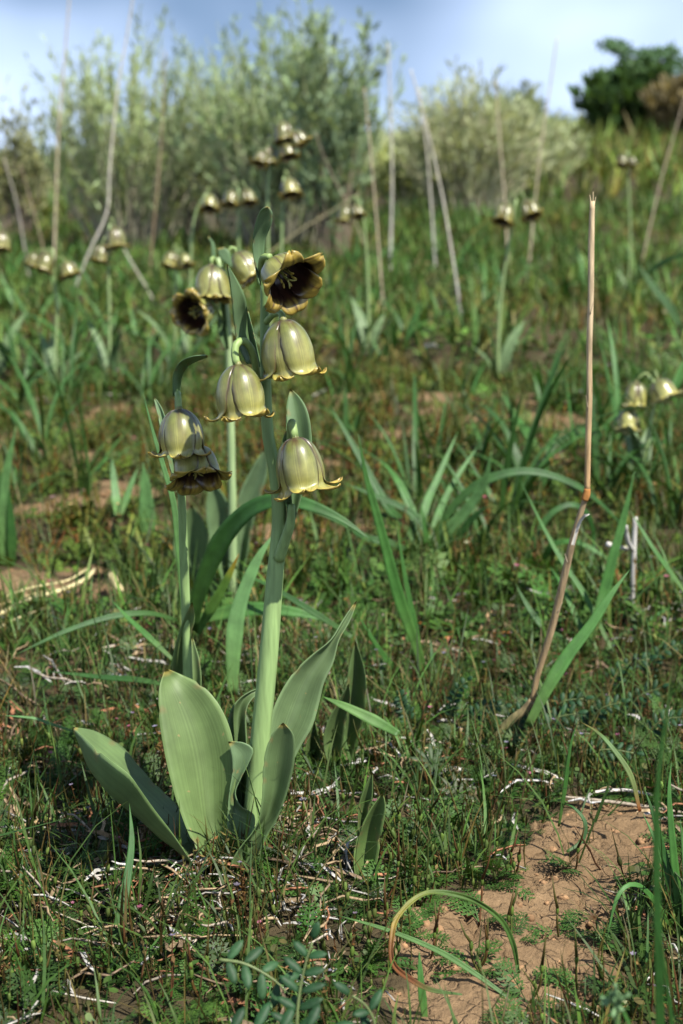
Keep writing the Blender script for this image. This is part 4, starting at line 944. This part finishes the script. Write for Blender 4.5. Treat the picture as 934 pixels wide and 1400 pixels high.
shrub('shrub', 'dark green rounded shrub on the right skyline', 862, 235, 98, 72, 15.5, 130, (.055, .10, .035), 8, .11, .026, 16, .9)
shrub('shrub', 'brown topped shrub at the right edge of the skyline', 940, 230, 100, 60, 14.6, 80, (.16, .125, .075), 9, .10, .02, 12, .9, wood=(.2, .14, .1))
shrub('shrub', 'small green bush behind the pale brush on the skyline', 700, 230, 128, 42, 14.0, 45, (.14, .17, .075), 10, .09, .016, 10, .9)
shrub('brush', 'thin grey brush filling the hollow between the shrubs', 285, 312, 95, 105, 7.0, 85, (.27, .29, .17), 14, .05, .006, 9, wood=(.32, .29, .22), droop=.2)

def tree(u, vb, vt, Y, label):
    r_ = np.random.default_rng(42); c = P(u, vb, Y); c[2] = float(ter(c[0], Y))-.1; k = pxm(150, Y)
    top = P(u, vt, Y)[2]; H = top-c[2]; t = thing('tree', c, label, 'tree')
    g = Geo(); tube(g, cr([c, c+np.array([.05, 0, H*.4]), c+np.array([.15, 0, H*.8])], 10), np.linspace(.14, .05, 10), (.12, .085, .06), 7); tr_ = obj('trunk', g, M_WOOD, t)
    V = []; C = []
    clus = [(838, 62, 20, 9), (850, 70, 18, 9), (884, 74, 22, 8), (912, 72, 20, 9), (868, 90, 26, 9), (925, 90, 20, 12), (845, 104, 20, 10), (898, 104, 30, 14)]
    gl = Geo()
    for cu, cv, ru, rv in clus:
        cc = P(cu, cv, Y); tube(gl, cr([c+np.array([.1, 0, H*.55]), (c+np.array([0, 0, H*.7])+cc)/2, cc], 6), np.linspace(.06, .015, 6), (.12, .085, .06), 4)
        m = 170; q = nz(r_.normal(size=(m, 3)))*(r_.random((m, 1))**.4)*np.array([ru*k, ru*k, rv*k]); pos = cc+q
        d = nz(r_.normal(size=(m, 3))); s = nz(np.cross(d, r_.normal(size=(m, 3)))); ln = .09*r_.uniform(.6, 1.4, (m, 1))
        V.append(np.stack([pos, pos+d*ln*.5+s*ln*.3, pos+d*ln, pos+d*ln*.5-s*ln*.3], 1).reshape(-1, 3))
        C.append(np.repeat(np.array([.10, .17, .10])*r_.uniform(.6, 1.4, (m, 1)), 4, 0))
    obj('branch', gl, M_WOOD, tr_)
    V = np.vstack(V); C = np.vstack(C); b = (np.arange(len(V)//4)*4)[:, None]
    T = np.concatenate([b+np.array([[0, 1, 2]]), b+np.array([[0, 2, 3]])]); g = Geo().add(V, T, C); o = obj('crown', g, M_SHRUB, t); o['kind'] = 'stuff'
tree(885, 200, 55, 24.0, 'small dark tree showing above the right skyline shrubs')

# ------------------------------------------------------------------ leafy tufts of the middle distance
def rblade(geo, base, az, L, w, lean, droop, col, m=9, n=3, fold=.35, r_=None):
    t = np.linspace(0, 1, m); d = np.array([math.cos(az), math.sin(az), 0])
    h = L*(lean*t+droop*t**2.2); z = L*np.sqrt(np.maximum(1-lean*lean, .05))*t-L*droop*.75*t**2.4
    path = np.asarray(base, float)+d*h[:, None]+np.array([0, 0, 1.])*z[:, None]
    return ribbon(geo, path, wprof(m)*w*.5, d*-.4+np.array([0, 0, 1.]), fold, n, 0, col)
r_t = np.random.default_rng(99)
def mid_tuft(u, v, L, w, nb, kind, label, group):
    b = G(u, v); t = thing('leaf_tuft', b, label, 'plant', group)
    for i in range(nb):
        c0 = {0: (.085, .19, .06), 1: (.13, .23, .09), 2: (.06, .13, .04)}[kind]; c0 = np.array(c0)*r_t.uniform(.75, 1.25)
        az = r_t.uniform(0, 6.28); lean = r_t.uniform(.05, .55); m = 12
        cc = stops(np.linspace(0, 1, m), [(0, c0*np.array([1.3, 1.1, 1])), (.4, c0), (.9, c0*1.05), (1, c0*np.array([2.2, 1.2, .8]))])
        g = Geo(); rblade(g, b+np.array([r_t.normal()*.008, r_t.normal()*.008, -.005]), az, L*r_t.uniform(.45, 1.2), w*r_t.uniform(.6, 1.2), lean, r_t.uniform(0, .75), cc, m, 3)
        obj('blade', g, M_BLADE, t)
MARK2 = [('the kinked pale stalk', 120, 350), ('the tall straight left stalk', 76, 320), ('the pinkish far flowers', 243, 350), ('the left edge', 0, 460), ('the pale straw far left', 110, 545), ('the third fritillary', 300, 420), ('the slanting dry stalk', 615, 340), ('the whitish upright stalk', 535, 320), ('the topmost focused flower', 400, 390), ('the two tan bells', 706, 290), ('the open soil patch', 540, 560), ('the dead stalk top', 808, 300), ('the cream bells at right', 875, 545), ('the two brownish bells', 480, 290), ('the small white bark piece', 588, 477)]
MARK3 = [('the wide arching tuft', 590, 740), ('the bent dead stalk', 790, 700), ('the cream bells at right', 875, 560), ('the long upright grass blade', 500, 640), ('the open soil patch', 540, 560), ('the yellow dry stem', 60, 830), ('the wide grey green leaf', 200, 690), ('the white twig', 866, 740), ('the blade pair', 740, 600), ('the right edge', 934, 690), ('the blades cut by the left edge', 10, 680), ('the pale straw far left', 110, 545)]
left = [(20, 520), (60, 500), (100, 495), (150, 480), (190, 470), (40, 455), (95, 440), (215, 445), (250, 430), (10, 430), (130, 420), (180, 415), (70, 400), (235, 395), (15, 395), (290, 470), (30, 560), (110, 455)]
for i, (u, v) in enumerate(left):
    mid_tuft(u, v+r_t.uniform(-6, 6), r_t.uniform(.12, .22), r_t.uniform(.008, .014), 7, int(r_t.integers(0, 3)), 'green leaf tuft in the left distance '+where(u, v, MARK2), 'leaf tufts in the left middle distance')
cent = [(545, 490), (560, 470), (520, 500), (580, 430), (500, 450), (610, 450), (470, 480), (640, 400), (660, 430), (690, 420), (620, 390), (560, 395), (500, 400), (450, 420), (420, 400), (525, 430), (480, 380), (590, 370), (650, 365), (720, 390), (540, 360)]
for i, (u, v) in enumerate(cent):
    mid_tuft(u, v+r_t.uniform(-6, 6), r_t.uniform(.11, .20), r_t.uniform(.008, .014), 7, int(r_t.integers(0, 3)), 'green leaf tuft in the centre distance '+where(u, v, MARK2), 'leaf tufts in the centre middle distance')
mid_tuft(775, 420, .20, .026, 6, 2, 'broad dark leaf clump left of the dead stalk top', None)
mid_tuft(795, 412, .20, .022, 4, 1, 'pale broad leaf clump right beside the dark one', None)
mid_tuft(880, 415, .11, .022, 4, 1, 'young pale leaves near the right edge in the middle distance', None)
mid_tuft(915, 420, .24, .016, 4, 0, 'crossing blue green blades at the right edge in the middle distance', None)
tuft('grass_tuft', 'single dark blade entering from the right edge high up', (936, 470), [([(938, 460), (915, 420), (890, 388), (872, 360)], 12, .05, DGR), ([(940, 345), (905, 360), (870, 385)], 8, .1, GRN)])
tuft('grass_tuft', 'green blade pair above the wide arching tuft', (740, 628), [([(742, 632), (725, 600), (705, 570), (684, 535)], 13, .1, GRN), ([(742, 632), (770, 600), (820, 595), (860, 600)], 10, .1, DGR), ([(738, 632), (755, 612), (790, 590), (830, 588)], 12, .12, DGR)])
for i, (u, v) in enumerate([(630, 700), (690, 720), (660, 760), (870, 690), (920, 720), (840, 620), (900, 600), (750, 560), (620, 590), (480, 620), (460, 570), (700, 640), (905, 560), (480, 540), (800, 640), (560, 700), (610, 640), (650, 660), (720, 690), (830, 690), (925, 640), (60, 640), (120, 680), (30, 690), (90, 560), (240, 520), (200, 560)]):
    mid_tuft(u, v, r_t.uniform(.11, .24), r_t.uniform(.005, .009), 9, int(r_t.choice([0, 2, 2])), 'dark strap leaved tuft '+where(u, v, MARK3), 'strap leaved tufts in the middle ground')
for i, (u, v) in enumerate([(640, 545), (600, 520), (670, 500), (710, 480), (760, 500), (830, 520), (900, 500), (925, 600), (900, 640), (930, 690), (860, 650)]):
    mid_tuft(u, v, r_t.uniform(.05, .10), r_t.uniform(.005, .009), 6, int(r_t.integers(0, 3)), 'small low leaf tuft on open ground '+where(u, v, MARK2), 'small tufts in the right middle ground')

# ------------------------------------------------------------------ ground cover that nobody could count
def T_filaree(r_, lod):
    g = Geo()
    for k in range(r_.integers(3, 6) if lod else 4): fern(g, np.array([r_.normal()*.002, r_.normal()*.002, 0]), r_.uniform(0, 6.28), r_.uniform(.016, .034), r_.uniform(.15, 1.0), r_, lod)
    return g
def T_capsule(r_, lod):
    g = Geo(); sd_ = 4 if lod == 2 else 3
    for k in range(r_.integers(2, 5)):
        a = r_.uniform(0, 6.28); d = np.array([math.cos(a), math.sin(a), 0]); h = r_.uniform(.012, .034); b = d*r_.uniform(0, .012)
        red = r_.random()**1.5; sc = np.array([.15, .19, .06])*(1-red)+np.array([.19, .08, .045])*red
        top = b+d*.004+np.array([0, 0, h*.5]); tip = top+np.array([r_.normal()*.003, r_.normal()*.003, h*r_.uniform(.4, .9)])
        tube(g, np.array([b, (b+top)/2+d*.001, top]), .0005, sc, 3, False)
        if r_.random() < .65: blob(g, top+np.array([0, 0, .0015]), (.0013, .0013, .0032), np.array([.22, .29, .10])*r_.uniform(.7, 1.2), 3 if lod < 2 else 4, sd_+1)
        tube(g, np.array([top, (top+tip)/2, tip]), [.0007, .0004, .0001], sc, 3, False)
        if k == 0: fern(g, np.zeros(3), r_.uniform(0, 6.28), r_.uniform(.012, .024), r_.uniform(.2, .9), r_, min(lod, 1))
    return g
def T_grass(r_, lod, L=(.02, .06), w=.0016, nb=8, cols=None):
    g = Geo(); cols = cols or [(.11, .20, .05), (.075, .15, .04), (.09, .18, .05), (.14, .20, .06), (.07, .14, .045), (.24, .17, .07)]
    for k in range(nb):
        c = np.array(cols[r_.integers(0, len(cols))])*r_.uniform(.7, 1.25); m = 5 if lod else 4
        rblade(g, [r_.normal()*.004, r_.normal()*.004, -.003], r_.uniform(0, 6.28), r_.uniform(*L), w*r_.uniform(.6, 1.4), r_.uniform(.02, .5), r_.uniform(0, .5), c, m, 2, 0)
    return g
def T_round(r_, lod, s=1.0):
    g = Geo(); nl = r_.integers(7, 13)
    for k in range(nl):
        a = r_.uniform(0, 6.28); d = np.array([math.cos(a), math.sin(a), 0]); h = r_.uniform(.002, .016)*s; b = d*r_.uniform(.001, .010)*s+np.array([0, 0, h])
        u = nz(d+np.array([0, 0, r_.uniform(-.3, .9)])); sd_ = nz(np.cross(u, [0.1, 0, 1])); l = r_.uniform(.003, .0065)*s
        c = np.array([(.085, .16, .045), (.12, .19, .06), (.06, .12, .04), (.16, .15, .07)][r_.integers(0, 4)])*r_.uniform(.75, 1.25)
        V = [b, b+u*l*.35+sd_*l*.36, b+u*l*.8+sd_*l*.3, b+u*l, b+u*l*.8-sd_*l*.3, b+u*l*.35-sd_*l*.36]
        g.add(np.array(V), [(0, 1, 5), (1, 2, 5), (2, 4, 5), (2, 3, 4)], c)
        if lod: 
            s0 = np.array([0, 0, -.002]); g.add(np.array([s0, b, s0+sd_*.0006]), [(0, 1, 2)], c*.9)
    return g
def T_red(r_, lod):
    g = Geo()
    for k in range(r_.integers(2, 5)):
        a = r_.uniform(0, 6.28); d = np.array([math.cos(a), math.sin(a), 0]); h = r_.uniform(.012, .035); c = np.array([(.22, .09, .05), (.17, .11, .05), (.26, .16, .09)][r_.integers(0, 3)])
        p = np.array([d*.003, d*.006+np.array([0, 0, h*.5]), d*.008+np.array([0, 0, h])]); tube(g, p, [.0005, .0004, .0003], c, 3, False)
        for q in range(4):
            b = p[1]*(1-q/4)+p[2]*q/4; u = nz(r_.normal(size=3)+np.array([0, 0, .8])); sd_ = nz(np.cross(u, [.2, .1, 1])); l = .004
            g.add(np.array([b, b+u*l*.5+sd_*l*.25, b+u*l, b+u*l*.5-sd_*l*.25]), [(0, 1, 2), (0, 2, 3)], c*r_.uniform(.8, 1.5)+np.array([0, .05, 0])*r_.random())
        if r_.random() < .07:
            pc = [(.55, .16, .38), (.62, .55, .5), (.35, .28, .6)][r_.integers(0, 3)]
            for q in range(5):
                a2 = q*1.257; u = np.array([math.cos(a2), math.sin(a2), .4]); l = .0018; sd_ = np.array([-math.sin(a2), math.cos(a2), 0])
                g.add(np.array([p[2], p[2]+u*l*.6+sd_*l*.4, p[2]+u*l, p[2]+u*l*.6-sd_*l*.4]), [(0, 1, 2), (0, 2, 3)], pc)
    return g
def bake(name, temps, which, pos, scale, tint, mat, label, cat, tilt=.25):
    Vs, Ts, Cs = [], [], []; n0 = 0; r_ = np.random.default_rng(len(pos))
    for ti, g in enumerate(temps):
        idx = np.nonzero(which == ti)[0]
        if not len(idx): continue
        V, T, C = g.arr(); k = len(idx); a = r_.uniform(0, 6.283, k); tx = r_.normal(size=k)*tilt*.5; ty = r_.normal(size=k)*tilt*.5
        ca, sa = np.cos(a), np.sin(a)
        X = V[None, :, 0]*ca[:, None]-V[None, :, 1]*sa[:, None]; Yv = V[None, :, 0]*sa[:, None]+V[None, :, 1]*ca[:, None]; Z = np.broadcast_to(V[None, :, 2], X.shape)
        X2 = X+Z*tx[:, None]; Y2 = Yv+Z*ty[:, None]; Z2 = Z-X*tx[:, None]-Yv*ty[:, None]
        W = np.stack([X2, Y2, Z2], -1)*scale[idx][:, None, None]+pos[idx][:, None, :]
        Cc = np.broadcast_to(C[None], (k,)+C.shape).copy(); Cc[..., :3] *= tint[idx][:, None, :]
        Vs.append(W.reshape(-1, 3)); Cs.append(Cc.reshape(-1, 4)); Ts.append((T[None]+(np.arange(k)*len(V))[:, None, None]).reshape(-1, 3)+n0); n0 += k*len(V)
    g = Geo(); g.V = Vs; g.T = Ts; g.C = Cs
    o = obj(name, g, mat); tag(o, label, cat, None, 'stuff'); return o
def scatter(y0, y1, dens, margin, seed, barek=1.0, clump=8.0, thin=.35):
    r_ = np.random.default_rng(seed); wm = .2184*1.03; 
    area = (y1-y0)*2*(wm*(y0+y1)/2*1.12+margin); n = int(area*dens)
    y = np.sqrt(r_.uniform(y0*y0, y1*y1, n)) if y0 > .3 else r_.uniform(y0, y1, n)
    x = r_.uniform(-1, 1, n)*(wm*1.12*y+margin)
    keep = r_.random(n) > bare(x, y)*barek
    keep &= r_.random(n) < np.clip(.75+1.1*fbm(x*clump, y*clump, 3, seed)+thin, .1, 1)
    x, y = x[keep], y[keep]; z = ter0(x, y)+np.where(y < 4, micro(x, y)*.6, 0)-.001
    return np.stack([x, y, z], -1), r_
def tints(r_, p, amp=.25, warm=None):
    k = len(p); b = 1+r_.normal(size=(k, 1))*amp
    t = np.clip(np.hstack([b, b, b])*(1+r_.normal(size=(k, 3))*.06), .35, 1.9)
    wz = sstep(.0, .35, fbm(p[:, 0]*2.2, p[:, 1]*2.2, 3, 200)-.10+(0 if warm is None else warm))[:, None]
    return t*(1-wz)+t*np.array([1.35, .95, .85])*wz
tr_ = np.random.default_rng(4)
tF2 = [T_filaree(tr_, 2) for _ in range(6)]; tC2 = [T_capsule(tr_, 2) for _ in range(8)]; tG2 = [T_grass(tr_, 1) for _ in range(6)]; tR2 = [T_round(tr_, 1) for _ in range(6)]; tD2 = [T_red(tr_, 1) for _ in range(6)]
def mixbake(name, fams, probs, pos, r_, smin, smax, label, warm=None, tilt=.3, lift=1.0):
    temps = [t for f in fams for t in f]; off = np.cumsum([0]+[len(f) for f in fams])
    fam = r_.choice(len(fams), len(pos), p=probs); w = np.array([off[f]+r_.integers(0, len(fams[f])) for f in fam])
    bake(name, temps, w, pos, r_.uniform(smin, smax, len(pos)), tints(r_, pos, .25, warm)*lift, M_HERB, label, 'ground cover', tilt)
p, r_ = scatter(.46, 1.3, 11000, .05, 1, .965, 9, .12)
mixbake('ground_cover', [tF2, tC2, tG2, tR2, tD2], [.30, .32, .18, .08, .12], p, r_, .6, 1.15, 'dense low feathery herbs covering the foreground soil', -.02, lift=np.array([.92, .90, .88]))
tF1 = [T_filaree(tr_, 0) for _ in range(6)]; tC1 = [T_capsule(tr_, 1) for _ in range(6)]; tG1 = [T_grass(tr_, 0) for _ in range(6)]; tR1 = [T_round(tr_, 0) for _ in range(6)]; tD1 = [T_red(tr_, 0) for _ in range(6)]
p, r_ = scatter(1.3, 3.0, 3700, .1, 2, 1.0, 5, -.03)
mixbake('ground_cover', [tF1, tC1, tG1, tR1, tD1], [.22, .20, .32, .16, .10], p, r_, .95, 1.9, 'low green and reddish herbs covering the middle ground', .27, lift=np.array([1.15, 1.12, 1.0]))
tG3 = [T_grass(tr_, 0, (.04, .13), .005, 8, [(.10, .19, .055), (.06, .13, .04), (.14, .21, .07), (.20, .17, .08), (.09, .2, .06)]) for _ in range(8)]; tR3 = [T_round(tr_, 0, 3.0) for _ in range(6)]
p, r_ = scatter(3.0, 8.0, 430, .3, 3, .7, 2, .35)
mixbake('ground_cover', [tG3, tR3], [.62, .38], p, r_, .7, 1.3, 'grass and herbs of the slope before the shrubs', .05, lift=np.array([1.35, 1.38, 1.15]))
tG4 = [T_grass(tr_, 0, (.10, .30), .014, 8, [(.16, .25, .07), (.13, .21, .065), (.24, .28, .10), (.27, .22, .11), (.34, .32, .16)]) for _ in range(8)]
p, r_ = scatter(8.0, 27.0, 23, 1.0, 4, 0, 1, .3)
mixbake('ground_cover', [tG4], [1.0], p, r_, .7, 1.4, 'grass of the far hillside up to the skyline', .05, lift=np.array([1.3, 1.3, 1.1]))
# the same growth beyond the sides of the picture
def side_scatter(y0, y1, dens, seed, wid):
    r_ = np.random.default_rng(seed); n = int((y1-y0)*2*wid*dens)
    y = r_.uniform(y0, y1, n); x = (.2184*1.15*np.abs(y)+.05+r_.uniform(0, 1, n)**1.3*wid)*r_.choice([-1, 1], n)
    return np.stack([x, y, ter0(x, y)-.001], -1), r_
pA, r_ = side_scatter(.3, 3.0, 620, 31, .7); mixbake('ground_cover', [tG1, tR1], [.75, .25], pA, r_, 1.2, 2.2, 'low grass at both sides of the view')
pA, r_ = side_scatter(3.0, 8.0, 110, 32, 2.0); mixbake('ground_cover', [tG3], [1.0], pA, r_, .9, 1.5, 'taller grass at both sides of the middle distance')
pA, r_ = side_scatter(8.0, 27.0, 6, 33, 7.0); mixbake('ground_cover', [tG4], [1.0], pA, r_, .9, 1.6, 'grass at both sides of the far hillside')
# fine grass stems rising above the herbs
tS = [T_grass(tr_, 1, (.035, .085), .0011, 4, [(.13, .20, .06), (.18, .13, .07), (.10, .17, .05), (.09, .17, .05), (.26, .19, .10)]) for _ in range(8)]
p, r_ = scatter(.5, 2.4, 900, .05, 6, .9, 6, .2)
mixbake('fine_grass', [tS], [1.0], p, r_, .7, 1.3, 'thin upright grass stems rising through the foreground herbs', None, .15)

# dead litter
def T_lit(r_):
    g = Geo()
    for k in range(6):
        a = r_.uniform(0, 6.28); d = np.array([math.cos(a), math.sin(a), 0]); s = np.array([-d[1], d[0], 0]); L = r_.uniform(.006, .03); b = np.array([r_.normal()*.012, r_.normal()*.012, r_.uniform(0, .004)])
        c = np.array([(.42, .40, .36), (.34, .29, .23), (.33, .24, .14), (.24, .17, .11), (.50, .48, .45), (.33, .15, .08)][r_.integers(0, 6)])
        pth = np.array([b, b+d*L*.35+np.array([0, 0, L*.12])+s*L*.06, b+d*L*.7+np.array([0, 0, L*.1])-s*L*.05, b+d*L+np.array([0, 0, L*r_.uniform(-.05, .25)])])
        tube(g, pth, [.0004, .0007, .0007, .0003], c, 3, False) if r_.random() < .6 else ribbon(g, pth, [.0004, .0010, .0009, .0003], (s*.5+np.array([0, 0, 1])), .5, 3, 0, c)
    return g
tL = [T_lit(tr_) for _ in range(10)]
p, r_ = scatter(.5, 1.5, 900, .05, 7, .96, 7, -.15)
q = np.array([G(340+r_.normal()*95, 1180+r_.normal()*75) for _ in range(50)]); q2 = np.array([G(r_.uniform(20, 260), r_.uniform(1130, 1330)) for _ in range(50)])
p = np.vstack([p, q, q2])
bake('dry_litter', tL, r_.integers(0, 10, len(p)), p+np.array([0, 0, .002]), r_.uniform(.7, 1.5, len(p)), np.clip(1+r_.normal(size=(len(p), 1))*.2, .5, 1.5)*np.ones((1, 3)), M_STRAW, 'bleached and brown plant litter between the herbs', 'litter')
# clods and crumbs on the bare soil
def T_clod(r_):
    g = Geo(); blob(g, (0, 0, .0008), np.array([1, r_.uniform(.6, 1), r_.uniform(.5, .8)])*.0022, (.30, .18, .095), 4, 6, jit=.5); return g
tK = [T_clod(tr_) for _ in range(8)]
p, r_ = scatter(.5, 1.9, 16000, .02, 8, 0, 14, .1)
p = p[bare(p[:, 0], p[:, 1]) > .3]
bake('soil_clods', tK, r_.integers(0, 8, len(p)), p, r_.uniform(.2, 1.0, len(p))**2.5*1.6, np.clip(1+r_.normal(size=(len(p), 1))*.12, .7, 1.3)*np.ones((1, 3)), M_CLOD, 'small crumbs of dry earth on the bare patches', 'soil')


# ------------------------------------------------------------------ blurred pale bud close to the camera
bb = P(848, 1700, .50); bb[2] = float(ter(bb[0], .50)); bt2 = P(842, 1366, .50)
bud = thing('bud_head', bb, 'blurred pale green bud head close to the camera at the lower right', 'plant')
g = Geo(); tube(g, cr([bb-np.array([0, 0, .01]), (bb+bt2)/2+np.array([.002, 0, 0]), bt2], 10), .0011, (.16, .26, .12), 6); obj('stem', g, M_HERB, bud)
r_b = np.random.default_rng(3)
for k in range(16):
    d = nz(r_b.normal(size=3)+np.array([0, 0, .3]))*r_b.uniform(.001, .0042)*np.array([1, 1, 1.3])
    g = Geo(); blob(g, bt2+d, np.array([.0011, .0011, .0024])*r_b.uniform(.7, 1.2), np.array([.34, .52, .36])*r_b.uniform(.8, 1.15), 4, 6, axis=d*300+np.array([0, 0, .6])); obj('bud', g, M_HERB, bud)

# ------------------------------------------------------------------ labels that still coincide are told apart by their order from the left
same = {}
for o in SC.objects:
    if o.parent is None and o.get('label') and o.get('group'): same.setdefault(o['label'], []).append(o)
for lab, os_ in same.items():
    if len(os_) < 2: continue
    os_.sort(key=lambda o: o.location.x/max(o.location.y, .1))
    for i, o in enumerate(os_):
        w = 'leftmost' if i == 0 else 'rightmost' if i == len(os_)-1 else 'second from left' if i == 1 else 'third from left' if i == 2 else 'fourth from left'
        if len((lab+' '+w).split()) <= 16: o['label'] = lab+', '+w
